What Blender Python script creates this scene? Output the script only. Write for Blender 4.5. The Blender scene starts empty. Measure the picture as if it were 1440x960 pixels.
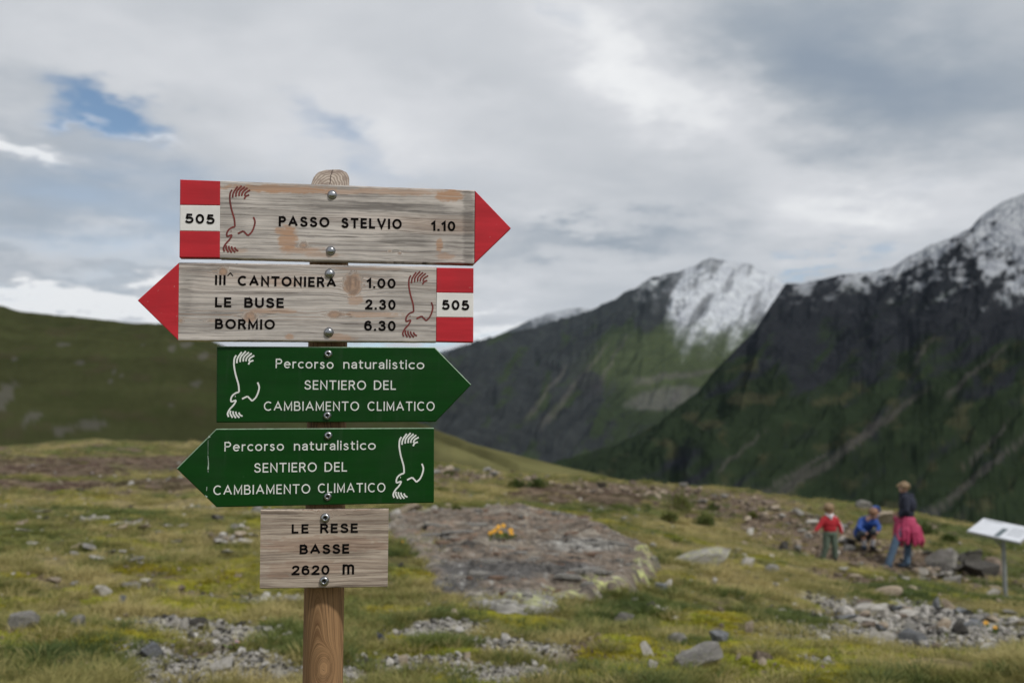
import bpy, bmesh, math, random
import numpy as np
from mathutils import Vector, Matrix
R = math.radians
rnd = random.Random(7)
sc = bpy.context.scene
COL = sc.collection

# ------------------------------------------------------------------ camera
F = 1400.0                      # focal length in photograph pixels (35 mm lens, 36 mm sensor)
CAMZ = 1.5
PITCH = R(4.57)
FOCUS = 1.66
cd = bpy.data.cameras.new('camera'); cam = bpy.data.objects.new('camera', cd); COL.objects.link(cam)
cam.location = (0, 0, CAMZ); cam.rotation_euler = (R(90) + PITCH, 0, 0)
cd.lens = 35; cd.sensor_width = 36; cd.clip_start = 0.05; cd.clip_end = 60000
cd.dof.use_dof = True; cd.dof.focus_distance = FOCUS; cd.dof.aperture_fstop = 4.9
sc.camera = cam
sc.view_settings.view_transform = 'Standard'; sc.view_settings.look = 'None'
sc.view_settings.exposure = 0.0; sc.view_settings.gamma = 1.0
try: sc.view_settings.use_curve_mapping = False
except Exception: pass
sc.cycles.max_bounces = 5; sc.cycles.diffuse_bounces = 3; sc.cycles.volume_bounces = 0
sc.cycles.transparent_max_bounces = 6

# ------------------------------------------------------------------ sky and sun
SUN_EL, SUN_AZ = R(50), R(134)   # azimuth clockwise from +Y: behind the camera, to the right
world = bpy.data.worlds.new('World'); sc.world = world; world.use_nodes = True
wt = world.node_tree; wt.nodes.clear()

class NT:
    """small helper round a node tree"""
    def __init__(s, t): s.t = t
    def n(s, typ, **kw):
        nd = s.t.nodes.new(typ)
        for k, v in kw.items(): setattr(nd, k, v)
        return nd
    def l(s, a, b): s.t.links.new(a, b)
    def put(s, sock, v):
        if isinstance(v, bpy.types.NodeSocket): s.l(v, sock)
        elif isinstance(v, (tuple, list)) and sock.type == 'RGBA' and len(v) == 3: sock.default_value = (*v, 1)
        else: sock.default_value = v
    def m(s, op, a, b=0.0, c=None, clamp=False):
        nd = s.n('ShaderNodeMath', operation=op, use_clamp=clamp)
        s.put(nd.inputs[0], a); s.put(nd.inputs[1], b)
        if c is not None: s.put(nd.inputs[2], c)
        return nd.outputs[0]
    def mix(s, f, a, b, mode='MIX'):
        nd = s.n('ShaderNodeMix', data_type='RGBA', blend_type=mode)
        s.put(nd.inputs[0], f); s.put(nd.inputs[6], a); s.put(nd.inputs[7], b)
        return nd.outputs[2]
    def noise(s, vec, scale=1.0, detail=4.0, rough=0.55, dist=0.0):
        nd = s.n('ShaderNodeTexNoise')
        s.put(nd.inputs['Vector'], vec); nd.inputs['Scale'].default_value = scale
        nd.inputs['Detail'].default_value = detail; nd.inputs['Roughness'].default_value = rough
        nd.inputs['Distortion'].default_value = dist
        return nd.outputs['Fac']
    def voro(s, vec, scale, feature='F1', out='Distance'):
        nd = s.n('ShaderNodeTexVoronoi', feature=feature)
        s.put(nd.inputs['Vector'], vec); nd.inputs['Scale'].default_value = scale
        return nd.outputs[out]
    def ss(s, v, lo, hi, a=0.0, b=1.0):
        nd = s.n('ShaderNodeMapRange', interpolation_type='SMOOTHSTEP')
        s.put(nd.inputs[0], v)
        for i, q in enumerate((lo, hi, a, b)): s.put(nd.inputs[1 + i], q)
        return nd.outputs[0]
    def comb(s, x, y, z=0.0):
        nd = s.n('ShaderNodeCombineXYZ')
        s.put(nd.inputs[0], x); s.put(nd.inputs[1], y); s.put(nd.inputs[2], z)
        return nd.outputs[0]
    def vscale(s, v, sx, sy, sz):
        nd = s.n('ShaderNodeVectorMath', operation='MULTIPLY')
        s.put(nd.inputs[0], v); nd.inputs[1].default_value = (sx, sy, sz)
        return nd.outputs[0]
    def attr(s, name, out='Color'):
        nd = s.n('ShaderNodeAttribute', attribute_name=name)
        return nd.outputs[out]
    def sep(s, v):
        nd = s.n('ShaderNodeSeparateXYZ'); s.put(nd.inputs[0], v); return nd.outputs

W = NT(wt)
skyt = W.n('ShaderNodeTexSky', sky_type='NISHITA', sun_disc=False, sun_elevation=SUN_EL, sun_rotation=SUN_AZ,
           altitude=2600, air_density=1.0, dust_density=1.0, ozone_density=1.0)
tc = W.n('ShaderNodeTexCoord').outputs['Generated']
dx, dy, dz = W.sep(tc)
az = W.m('ARCTAN2', dx, dy)
el = W.m('ARCSINE', W.m('MINIMUM', W.m('MAXIMUM', dz, -1.0), 1.0))
zz = W.m('ADD', W.m('MAXIMUM', dz, 0.0), 0.16)
pl = W.comb(W.m('DIVIDE', dx, zz), W.m('DIVIDE', dy, zz), 0.0)
n_big = W.noise(pl, 0.9, 5, 0.55, 0.4)
n_mid = W.noise(pl, 2.6, 5, 0.5, 0.3)
wpa = W.m('MULTIPLY', W.m('SUBTRACT', W.noise(pl, 3.0, 4, 0.6), 0.5), 0.22)
wpb = W.m('MULTIPLY', W.m('SUBTRACT', W.noise(W.vscale(pl, 1, 1, 1), 4.1, 4, 0.6), 0.5), 0.12)
azw = W.m('ADD', az, wpa); elw = W.m('ADD', el, wpb)

def pxdir(px, py):
    a, b = (px - 720) / F, (480 - py) / F
    d = np.array([a, math.cos(PITCH) - b * math.sin(PITCH), math.sin(PITCH) + b * math.cos(PITCH)])
    return d / np.linalg.norm(d)

def blob(px, py, rx, ry, gain, rot=0.0):
    d = pxdir(px, py); a0, e0 = math.atan2(d[0], d[1]), math.asin(d[2])
    u = W.m('SUBTRACT', azw, a0); v = W.m('SUBTRACT', elw, e0)
    c, s_ = math.cos(R(rot)), math.sin(R(rot))
    uu = W.m('DIVIDE', W.m('ADD', W.m('MULTIPLY', u, c), W.m('MULTIPLY', v, s_)), rx / F)
    vv = W.m('DIVIDE', W.m('SUBTRACT', W.m('MULTIPLY', v, c), W.m('MULTIPLY', u, s_)), ry / F)
    q = W.m('ADD', W.m('MULTIPLY', uu, uu), W.m('MULTIPLY', vv, vv))
    return W.m('MULTIPLY', W.m('POWER', 2.718, W.m('MULTIPLY', q, -1.0)), gain)
def total(items, start=0.0):
    acc = start
    for it in items: acc = W.m('ADD', acc, blob(*it))
    return acc
# thin places in the cloud where the blue shows, bright cloud, thick dark cloud
blue = total([(165, 158, 72, 30, 1.1, -14), (470, 180, 80, 36, .50, -30), (1150, 376, 80, 14, .62), (790, 15, 70, 22, .35, -30),
              (560, 486, 150, 14, .75), (620, 255, 130, 30, .22), (870, 455, 130, 16, .3), (150, 300, 330, 110, .40), (1290, 250, 160, 60, .12), (560, 60, 120, 60, .12)])
light = total([(30, 206, 38, 16, .9, -20), (178, 182, 62, 7, .9, -9), (130, 424, 230, 20, .85), (930, 120, 260, 70, .42, -38), (60, 90, 200, 60, .18), (640, 180, 160, 60, .18),
               (350, 70, 260, 90, .25), (690, 470, 80, 30, .5), (1240, 300, 200, 50, .3), (230, 350, 170, 26, .25), (780, 300, 90, 30, .2),
               (650, 400, 120, 20, .2), (480, 230, 240, 60, .1)])
dark = total([(1180, 85, 180, 80, .52, -20), (1330, 140, 160, 60, .12), (60, 160, 130, 60, .2), (120, 300, 260, 60, .28), (840, 335, 170, 24, .38),
              (560, 95, 130, 50, .1), (300, 20, 90, 40, .12), (90, 385, 200, 14, .2)])
tone = W.m('ADD', W.m('SUBTRACT', W.m('ADD', W.m('ADD', W.m('MULTIPLY', n_big, 0.85), W.m('MULTIPLY', n_mid, 0.36)), light), dark), -0.02)
cloud = W.n('ShaderNodeValToRGB')
W.put(cloud.inputs[0], tone)
cr = cloud.color_ramp
cr.elements[0].position = 0.0; cr.elements[0].color = (.28, .335, .41, 1)
cr.elements[1].position = 1.0; cr.elements[1].color = (.88, .89, .90, 1)
for p_, c_ in ((.3, (.375, .42, .475)), (.6, (.565, .59, .625)), (.85, (.70, .715, .745))):
    e_ = cr.elements.new(p_); e_.color = (*c_, 1)
gap = W.ss(W.m('ADD', blue, W.m('MULTIPLY', W.m('SUBTRACT', n_mid, .5), .7)), 0.12, 1.0)
skyc = W.mix(1.0, skyt.outputs[0], (0.125, 0.125, 0.115), 'MULTIPLY')
bg = W.n('ShaderNodeBackground')
col = W.mix(gap, cloud.outputs[0], skyc)
W.l(col, bg.inputs[0]); bg.inputs[1].default_value = 1.0
wo = W.n('ShaderNodeOutputWorld'); W.l(bg.outputs[0], wo.inputs[0])

sd = bpy.data.lights.new('sun', 'SUN'); sun = bpy.data.objects.new('sun', sd); COL.objects.link(sun)
sd.energy = 2.65; sd.angle = R(5); sd.color = (1.0, .965, .91)
sdir = Vector((math.sin(SUN_AZ) * math.cos(SUN_EL), math.cos(SUN_AZ) * math.cos(SUN_EL), math.sin(SUN_EL)))
sun.rotation_euler = (-sdir).to_track_quat('-Z', 'Y').to_euler(); sun.location = (20, -20, 40)

# ------------------------------------------------------------------ numpy noise
_rs = np.random.RandomState(11)
_perm = _rs.permutation(256); _perm = np.concatenate([_perm, _perm])
_ga = _rs.rand(256) * 2 * np.pi; _gx, _gy = np.cos(_ga), np.sin(_ga)
def perlin(x, y, seed=0):
    x = np.asarray(x, float) + seed * 17.31; y = np.asarray(y, float) - seed * 9.17
    xi, yi = np.floor(x).astype(int), np.floor(y).astype(int)
    xf, yf = x - xi, y - yi; xi &= 255; yi &= 255
    u, v = xf * xf * xf * (xf * (xf * 6 - 15) + 10), yf * yf * yf * (yf * (yf * 6 - 15) + 10)
    def g(ix, iy, fx, fy):
        h = _perm[_perm[ix & 255] + (iy & 255)]
        return _gx[h] * fx + _gy[h] * fy
    a = g(xi, yi, xf, yf); b = g(xi + 1, yi, xf - 1, yf); c = g(xi, yi + 1, xf, yf - 1); d = g(xi + 1, yi + 1, xf - 1, yf - 1)
    return ((a + u * (b - a)) * (1 - v) + (c + u * (d - c)) * v) * 1.45
def fbm(x, y, oct=5, seed=0, rough=.5):
    s, a, f, t = 0, 1, 1, 0
    for i in range(oct):
        s = s + a * perlin(x * f, y * f, seed + i * 3); t += a; a *= rough; f *= 2.03
    return s / t
def ridged(x, y, oct=5, seed=0, rough=.5):
    s, a, f, t = 0, 1, 1, 0
    for i in range(oct):
        s = s + a * (1 - 2 * np.abs(perlin(x * f, y * f, seed + i * 5))); t += a; a *= rough; f *= 2.1
    return s / t
def sst(x, a, b):
    t = np.clip((x - a) / (b - a), 0, 1); return t * t * (3 - 2 * t)
def lerpc(c, col, m):
    return c * (1 - m[:, None]) + np.array(col)[None, :] * m[:, None]

# ------------------------------------------------------------------ object helpers
def tag(o, label=None, cat=None, group=None, kind=None):
    if label: o['label'] = label
    if cat: o['category'] = cat
    if group: o['group'] = group
    if kind: o['kind'] = kind
    return o
def empty(name, loc=(0, 0, 0), rz=0.0, parent=None):
    o = bpy.data.objects.new(name, None); COL.objects.link(o); o.location = loc; o.rotation_euler = (0, 0, rz)
    o.empty_display_size = .1
    if parent: o.parent = parent
    return o
def mesh(name, verts, faces, mat=None, smooth=True):
    me = bpy.data.meshes.new(name)
    verts = np.asarray(verts, dtype=np.float32)
    if isinstance(faces, np.ndarray):
        nf, k = faces.shape
        me.vertices.add(len(verts)); me.vertices.foreach_set('co', verts.ravel())
        me.loops.add(nf * k); me.loops.foreach_set('vertex_index', faces.astype(np.int32).ravel())
        me.polygons.add(nf); me.polygons.foreach_set('loop_start', np.arange(0, nf * k, k, dtype=np.int32))
        me.update(calc_edges=True)
    else:
        me.from_pydata([tuple(map(float, v)) for v in verts], [], [tuple(map(int, f)) for f in faces])
    if smooth: me.polygons.foreach_set('use_smooth', [True] * len(me.polygons))
    if mat:
        for q in (mat if isinstance(mat, (list, tuple)) else [mat]): me.materials.append(q)
    me.update(); return me
def link(me, name, parent=None, loc=None):
    o = bpy.data.objects.new(name, me); COL.objects.link(o)
    if parent: o.parent = parent
    if loc is not None: o.location = loc
    return o
def vcol(me, name, arr):
    a = me.color_attributes.new(name, 'FLOAT_COLOR', 'POINT')
    arr = np.asarray(arr, dtype=np.float32)
    if arr.shape[1] == 3: arr = np.concatenate([arr, np.ones((len(arr), 1), np.float32)], 1)
    a.data.foreach_set('color', arr.ravel())
def gridfaces(nx, ny):
    i = np.arange(nx - 1)[None, :] + np.arange(ny - 1)[:, None] * nx
    i = i.ravel(); return np.stack([i, i + 1, i + nx + 1, i + nx], 1)

def mat(name):
    m_ = bpy.data.materials.new(name); m_.use_nodes = True; m_.node_tree.nodes.clear()
    T = NT(m_.node_tree); b = T.n('ShaderNodeBsdfPrincipled'); o = T.n('ShaderNodeOutputMaterial')
    T.l(b.outputs[0], o.inputs[0]); b.inputs['Roughness'].default_value = .8
    return m_, T, b
def bump(T, b, h, strength=.4, dist=.01):
    n_ = T.n('ShaderNodeBump'); T.put(n_.inputs['Height'], h)
    n_.inputs['Strength'].default_value = strength; n_.inputs['Distance'].default_value = dist
    T.l(n_.outputs[0], b.inputs['Normal'])
def simple(name, col, rough=.8, var=.25, scale=30, metal=0.0, bumpy=.15, coat=0.0):
    m_, T, b = mat(name)
    co = T.n('ShaderNodeTexCoord').outputs['Object']
    nz = T.noise(co, scale, 5, .6)
    c = T.mix(T.ss(nz, .3, .7), tuple(v * (1 - var) for v in col), tuple(min(1, v * (1 + var)) for v in col))
    T.l(c, b.inputs['Base Color']); b.inputs['Roughness'].default_value = rough; b.inputs['Metallic'].default_value = metal
    b.inputs['Coat Weight'].default_value = coat
    if bumpy: bump(T, b, nz, bumpy, .01)
    return m_

# ------------------------------------------------------------------ the ground: shape
CAM = np.array([0, 0, CAMZ])
def at(px, py, d):
    """world point seen at a place of the photograph, d metres away horizontally"""
    v = pxdir(px, py); return CAM + v * (d / math.hypot(v[0], v[1]))
_cp = [(0, 955, 5.6), (360, 955, 5.6), (720, 955, 5.7), (1080, 955, 6.0), (1440, 955, 6.7), (-300, 955, 5.6), (1750, 955, 7.2),
       (0, 870, 7.6), (100, 800, 9.5), (360, 800, 9.5), (0, 730, 14), (300, 730, 14), (-300, 730, 14), (100, 690, 18), (-300, 690, 18), (350, 690, 18),
       (0, 634, 40), (130, 622, 40), (-300, 630, 40), (-700, 630, 40), (360, 640, 36),
       (720, 870, 7.4), (740, 800, 10), (720, 725, 14.5), (600, 655, 30), (720, 664, 28), (850, 676, 28), (960, 684, 28), (1010, 700, 24),
       (900, 900, 7.0), (1000, 800, 11.5), (1100, 705, 27), (1200, 725, 26), (1300, 732, 27), (1440, 766, 26), (1750, 800, 26), (2100, 830, 26),
       (1200, 870, 10.3), (1100, 900, 8), (1405, 838, 15.6), (1265, 797, 19.7), (1170, 787, 18.6), (1215, 770, 20.6), (1400, 890, 10.4), (1700, 900, 11)]
_P = np.array([at(*c) for c in _cp] + [(x, y, -.02 * max(x, 0)) for x, y in ((0, 0), (-6, 0), (6, 0), (0, 3), (-3, 3), (3, 3), (0, -12), (-15, -12), (15, -12), (25, 3), (-30, 3), (0, -40), (40, -30), (-40, -30))])
def _U(r2): return np.where(r2 > 1e-9, .5 * r2 * np.log(r2 + 1e-12), 0)
_n = len(_P); _A = np.zeros((_n + 3, _n + 3))
_A[:_n, :_n] = _U(((_P[:, None, :2] - _P[None, :, :2]) ** 2).sum(-1)) + np.eye(_n) * .5
_A[:_n, _n] = 1; _A[:_n, _n + 1:] = _P[:, :2]; _A[_n, :_n] = 1; _A[_n + 1:, :_n] = _P[:, :2].T
_w = np.linalg.solve(_A, np.concatenate([_P[:, 2], [0, 0, 0]]))
_cx = [(-900, 40), (0, 41), (130, 41), (360, 37), (600, 31), (720, 28), (960, 28), (1100, 27), (1300, 27), (1440, 26), (2200, 26)]
_cpx = np.array([c[0] for c in _cx], float); _caz = np.arctan2((_cpx - 720) / F, 1.0); _cdd = np.array([c[1] for c in _cx], float)
def ground_z(x, y, rough=True):
    x = np.asarray(x, float); y = np.asarray(y, float); shp = x.shape; x = x.ravel(); y = y.ravel()
    d = np.hypot(x, y) + 1e-6; azm = np.arctan2(x, y); dc = np.interp(azm, _caz, _cdd)
    k = np.minimum(d, dc + 3) / d; xe, ye = x * k, y * k
    z = np.empty_like(x)
    for i in range(0, len(x), 40000):
        s = slice(i, i + 40000)
        z[s] = _U((xe[s, None] - _P[None, :, 0]) ** 2 + (ye[s, None] - _P[None, :, 1]) ** 2) @ _w[:_n] + _w[_n] + xe[s] * _w[_n + 1] + ye[s] * _w[_n + 2]
    over = np.maximum(0, d - dc); z -= np.minimum(.014 * over ** 2, .75 * over)
    if rough:
        far = sst(d, 14, 30)
        z += (.10 + .16 * far) * fbm(x / 3.1, y / 3.1, 3, 1) + .075 * fbm(x / .75, y / .75, 3, 4) + .016 * np.abs(fbm(x / .2, y / .2, 2, 7)) * (d < 20)
    return z.reshape(shp)
def G(px, py, maxd=60):
    """where the sight line through a place of the photograph meets the ground"""
    v = pxdir(px, py); v = v / math.hypot(v[0], v[1])
    ds = np.concatenate([np.arange(3, 14, .03), np.arange(14, maxd, .08)])
    p = CAM[None, :] + v[None, :] * ds[:, None]
    below = p[:, 2] < ground_z(p[:, 0], p[:, 1])
    i = int(np.argmax(below)) if below.any() else len(ds) - 1
    d = ds[i]; q = CAM + v * d
    return np.array([q[0], q[1], float(ground_z(q[0:1], q[1:2])[0])]), float(d)
def ell(px, py, rx, ry):
    c, d = G(px, py); a, _ = G(px + rx, py); b0, _ = G(px, py - ry); b1, _ = G(px, py + ry)
    ax = (a - c)[:2]; ra = max(np.linalg.norm(ax), .05); rb = min(max(np.linalg.norm((b0 - b1)[:2]) / 2, .08), .14 * d); ra = min(ra, .16 * d)
    e = ax / ra
    return c, e, ra, rb
def ellmask(E, x, y, soft=.5):
    c, e, ra, rb = E
    u = ((x - c[0]) * e[0] + (y - c[1]) * e[1]) / ra; v = (-(x - c[0]) * e[1] + (y - c[1]) * e[0]) / rb
    r = np.sqrt(u * u + v * v) + .45 * fbm(x / .6, y / .6, 4, 21) + .15 * fbm(x / .13, y / .13, 2, 25)
    return 1 - sst(r, 1 - soft, 1 + soft * .5)

GRAVEL = [(265, 878, 75, 12), (330, 892, 85, 9), (205, 915, 45, 14), (320, 935, 70, 16), (225, 938, 60, 12), (395, 845, 52, 5), (640, 880, 50, 7), (590, 890, 60, 6),
          (725, 906, 70, 9), (600, 935, 100, 9), (720, 945, 70, 10), (470, 945, 40, 14), (1300, 885, 90, 18), (1385, 905, 90, 26), (1235, 862, 50, 8), (1215, 893, 60, 9),
          (1380, 870, 80, 14), (1175, 852, 40, 7), (370, 722, 20, 3), (600, 722, 60, 4), (1150, 930, 20, 4), (190, 787, 14, 4), (130, 730, 24, 3), (395, 935, 30, 12)]
DIRT = [(985, 878, 75, 8), (870, 905, 60, 11), (1000, 888, 50, 6), (1235, 790, 110, 18), (1130, 745, 90, 16), (1080, 725, 70, 10), (700, 668, 130, 7), (880, 690, 130, 8), (1000, 712, 80, 8),
        (640, 672, 60, 8), (1190, 815, 50, 8), (1300, 815, 60, 8), (110, 945, 55, 10), (280, 828, 40, 5), (1040, 700, 80, 6), (60, 810, 30, 5), (650, 735, 120, 10), (1000, 930, 20, 5), (1270, 905, 30, 5)]
HEATH = [(70, 655, 120, 10), (190, 650, 110, 12), (60, 682, 150, 7), (250, 680, 60, 8), (330, 655, 50, 10), (820, 690, 60, 7), (1290, 780, 20, 8)]
MOSS = [(320, 822, 110, 13), (245, 848, 60, 12), (330, 858, 70, 9), (920, 935, 110, 20), (1060, 905, 90, 13), (560, 862, 70, 8), (620, 925, 60, 10), (870, 950, 80, 12), (1050, 950, 120, 14),
        (560, 905, 40, 18), (150, 838, 70, 9), (1150, 935, 80, 16), (240, 800, 110, 10), (400, 830, 40, 8), (1260, 860, 40, 6), (40, 850, 40, 8), (1000, 865, 50, 5), (700, 870, 60, 8), (1210, 920, 50, 10)]
TAN = [(150, 705, 190, 9), (270, 712, 110, 7), (950, 770, 120, 14), (1080, 815, 110, 18), (700, 690, 90, 6), (1010, 750, 110, 12), (90, 790, 80, 12), (800, 905, 60, 8), (1120, 840, 60, 10),
       (650, 700, 60, 5), (90, 628, 60, 5), (60, 870, 50, 10), (1300, 935, 80, 12)]
GREEN = [(800, 710, 110, 9), (120, 720, 120, 4), (60, 925, 90, 18), (180, 905, 60, 12), (400, 890, 40, 22), (900, 860, 90, 14), (620, 905, 60, 8), (1000, 905, 50, 8), (140, 632, 60, 6), (1240, 830, 90, 8),
         (1330, 830, 100, 12), (1320, 745, 60, 12), (1400, 800, 60, 14), (1420, 830, 40, 20), (920, 700, 60, 8), (1120, 870, 60, 8), (740, 645, 60, 6)]
PEB = [ell(e[0], e[1], e[2] * 1.1, e[3] * 1.25) for e in GRAVEL]; DEB = [ell(*e) for e in DIRT]; HEB = [ell(*e) for e in HEATH]
MEB = [ell(*e) for e in MOSS]; TEB = [ell(*e) for e in TAN]; GEB = [ell(*e) for e in GREEN]
def mmax(Es, x, y, soft=.5):
    out = np.zeros_like(x)
    for E in Es:
        near = (np.abs(x - E[0][0]) < 2.4 * max(E[2], E[3])) & (np.abs(y - E[0][1]) < 2.4 * max(E[2], E[3]))
        if near.any(): out[near] = np.maximum(out[near], ellmask(E, x[near], y[near], soft))
    return out
def masks(x, y):
    g, d, h, m_, t, gr = (mmax(E, x, y) for E in (PEB, DEB, HEB, MEB, TEB, GEB))
    n1 = fbm(x / 1.3, y / 1.3, 4, 31); n2 = fbm(x / .5, y / .5, 3, 37); dd = np.hypot(x, y)
    d = np.maximum(d, .9 * sst(n1 + .45 * n2, .22, .42)); g = np.maximum(g, .9 * sst(fbm(x / .9, y / .9, 4, 41), .38, .5) * sst(dd, 26, 12))
    t = np.maximum(t, .8 * sst(fbm(x / 1.7, y / 1.7, 3, 44), .05, .35)); m_ = np.maximum(m_, .85 * sst(fbm(x / 1.1, y / 1.1, 3, 47), .10, .32) * sst(dd, 24, 12))
    return g, d * (1 - .7 * g), h, m_ * (1 - g), t, gr

# ------------------------------------------------------------------ the ground: mesh
fine = np.linspace(R(-33), R(33), 760)
side = np.linspace(R(33), R(180), 60)[1:]
azs = np.concatenate([-side[::-1], fine, side[:-1]])
azs = np.concatenate([azs, [R(180)]])
ds = np.concatenate([[.05, .5, 1.2, 2.2, 3.2], np.exp(np.linspace(math.log(4.0), math.log(14), 300)), np.linspace(14.05, 46, 230), np.linspace(47, 150, 24)])
AZ, DD = np.meshgrid(azs, ds); gx = (np.sin(AZ) * DD).ravel(); gy = (np.cos(AZ) * DD).ravel()
gz = ground_z(gx, gy)
gm = masks(gx, gy)
gz = gz + .014 * gm[3] - .02 * gm[1]
base = np.tile(np.array([.125, .112, .040]), (len(gx), 1))
nz1 = fbm(gx / .8, gy / .8, 4, 51); nz2 = fbm(gx / .15, gy / .15, 3, 55)
base = lerpc(base, (.115, .128, .036), sst(nz1, -.1, .3))
base = lerpc(base, (.26, .215, .105), gm[4] * .9)
base = lerpc(base, (.07, .09, .025), gm[5] * .8)
base = lerpc(base, (.15, .105, .085), gm[2] * .85)
base = lerpc(base, (.235, .225, .022), gm[3] * .95)
base = lerpc(base, (.155, .115, .085), gm[1])
base = lerpc(base, (.33, .315, .285), gm[0] * .95)
base *= (.92 + .5 * nz2 + .2 * nz1)[:, None]
mm, T, b = mat('alpine_turf')
co = T.n('ShaderNodeTexCoord').outputs['Object']
f1 = T.noise(co, 9, 6, .65); f2 = T.noise(co, 55, 4, .6); f3 = T.voro(co, 38)
c = T.mix(1.0, T.attr('albedo'), T.mix(T.ss(f1, .3, .7), (.62, .62, .60), (1.35, 1.32, 1.25)), 'MULTIPLY')
c = T.mix(1.0, c, T.mix(T.ss(f2, .3, .7), (.7, .7, .7), (1.3, 1.3, 1.25)), 'MULTIPLY')
T.l(c, b.inputs['Base Color']); b.inputs['Roughness'].default_value = .95; b.inputs['Specular IOR Level'].default_value = .2
bump(T, b, T.m('ADD', T.m('MULTIPLY', f1, 1.0), T.m('ADD', T.m('MULTIPLY', f2, .4), T.m('MULTIPLY', f3, .5))), .8, .05)
me = mesh('ground', np.stack([gx, gy, gz], 1), gridfaces(len(azs), len(ds)), mm); vcol(me, 'albedo', np.clip(base, .01, .9))
tag(link(me, 'ground'), 'alpine turf ground with moss, gravel and bare soil around the signpost', kind='structure')

# ------------------------------------------------------------------ mountains
mt, T, b = mat('mountain_surface')
co = T.n('ShaderNodeTexCoord').outputs['Object']
q1 = T.noise(co, .012, 8, .65); q2 = T.noise(co, .05, 5, .6)
c = T.mix(1.0, T.attr('albedo'), T.mix(T.ss(q1, .3, .7), (.82, .82, .84), (1.18, 1.18, 1.15)), 'MULTIPLY')
c = T.mix(1.0, c, T.mix(T.ss(q2, .3, .7), (.88, .88, .88), (1.12, 1.12, 1.12)), 'MULTIPLY')
T.l(c, b.inputs['Base Color']); b.inputs['Roughness'].default_value = 1; b.inputs['Specular IOR Level'].default_value = 0
bump(T, b, q1, .25, 12)

def interp(pts, x, k=1):
    p = np.array(pts, float); return np.interp(x, p[:, 0], p[:, k])
def tanel(px, py):
    a_ = (px - 720) / F; b_ = (480 - py) / F; return (math.sin(PITCH) + b_ * math.cos(PITCH)) / np.hypot(a_, math.cos(PITCH) - b_ * math.sin(PITCH))
def rowof(px, te):
    az_ = (px - 720) / F; c_ = te * np.hypot(az_, 1.0); return 480 - F * np.tan(np.arctan(c_) - PITCH)
def sheet(name, label, top, bottom, x0, x1, nx, nt, colour, relief, jag=(2.5, 14), back=.35, bend=0.0, kind='structure', shear=0.0, warp=0.0):
    """a mountain side from its ridge (top: px, py, metres) down to its foot, with a far side behind the ridge"""
    xs = np.linspace(x0, x1, nx); ts = np.concatenate([[-back, -back * .5, -back * .2, -back * .07], np.linspace(0, 1, nt) ** 1.15])
    X, Tt = np.meshgrid(xs, ts); Tp = np.maximum(Tt, 0)
    Xs = X + shear * Tp + 60 * warp * fbm(X / 130, Tp * 2.2, 3, 66) * sst(Tp, .02, .3); yt = interp(top, Xs); dt = interp(top, Xs, 2); yb = interp(bottom, X); db = interp(bottom, X, 2)
    yt = yt + jag[0] * fbm(X / jag[1], X * 0 + .37, 5, 61, .6)
    D = dt + (db - dt) * Tp
    el0 = tanel(X, yt) * dt; el1 = tanel(X, yb) * db
    Z = CAMZ + el0 + (el1 - el0) * (Tp + bend * Tp * (1 - Tp))
    PY = rowof(X, (Z - CAMZ) / D)
    r = relief(X, PY, Tp)
    Z = Z + (r - (1 - sst(Tp, 0, .35)) * 24) * sst(Tp, 0, .12) * D / 1400
    Zm = CAMZ + tanel(X, interp(top, X) + jag[0] * fbm(X / jag[1], X * 0 + .37, 5, 61, .6)) * D; kk = .004 * D * np.maximum(Tp, .004) ** .5; q = (Zm - Z) / kk; Z = np.where(Tt > 0, Zm - kk * np.logaddexp(0, np.clip(q, -60, 60)) - np.maximum(0, q - 60) * kk, Z)
    D = np.where(Tt < 0, D * (1 - Tt * .55), D); Z = np.where(Tt < 0, Z + (el0 - el1) * Tt * 1.6, Z)
    a = np.arctan2((X - 720) / F, 1.0)
    wx, wy = np.sin(a) * D, np.cos(a) * D
    me = mesh(name, np.stack([wx.ravel(), wy.ravel(), Z.ravel()], 1), gridfaces(nx, len(ts)), mt)
    PY2 = rowof(X, (Z - CAMZ) / D)
    gx_ = np.gradient(r, axis=1); 
    vcol(me, 'albedo', np.clip(colour(X.ravel(), PY2.ravel(), Tp.ravel(), r.ravel(), gx_.ravel()), .004, .9))
    o = link(me, name); tag(o, label, kind=kind); return o

ROCK = np.array([.018, .0195, .023]); GRASS = np.array([.017, .026, .012]); SCREE = np.array([.085, .080, .072]); SNOW = np.array([.62, .65, .70])  # cloud shadow over the slopes is put into the rock and grass tones
def diag(X, Y, ang, L1, L2):
    c_, s_ = math.cos(R(ang)), math.sin(R(ang))
    return (X * c_ - Y * s_) / L1, (X * s_ + Y * c_) / L2     # along, across (image-like axes of the slope)
def streak(X, Y, x0, y0, x1, y1, w, seed=0):
    """a scree chute running down the slope from one place to another"""
    dx_, dy_ = x1 - x0, y1 - y0; L = math.hypot(dx_, dy_); t = ((X - x0) * dx_ + (Y - y0) * dy_) / L / L
    off = ((X - x0) * dy_ - (Y - y0) * dx_) / L + 7 * fbm(t * 4 + seed, t * 0 + .5 + seed, 3, 71)
    ww = w * (.45 + .75 * np.clip(t, 0, 1)) * (1 + .5 * fbm(X / 9, Y / 9, 2, 73 + seed))
    return (1 - sst(np.abs(off), ww * .35, ww)) * sst(t, -.05, .12) * sst(t, 1.06, .9)

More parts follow.
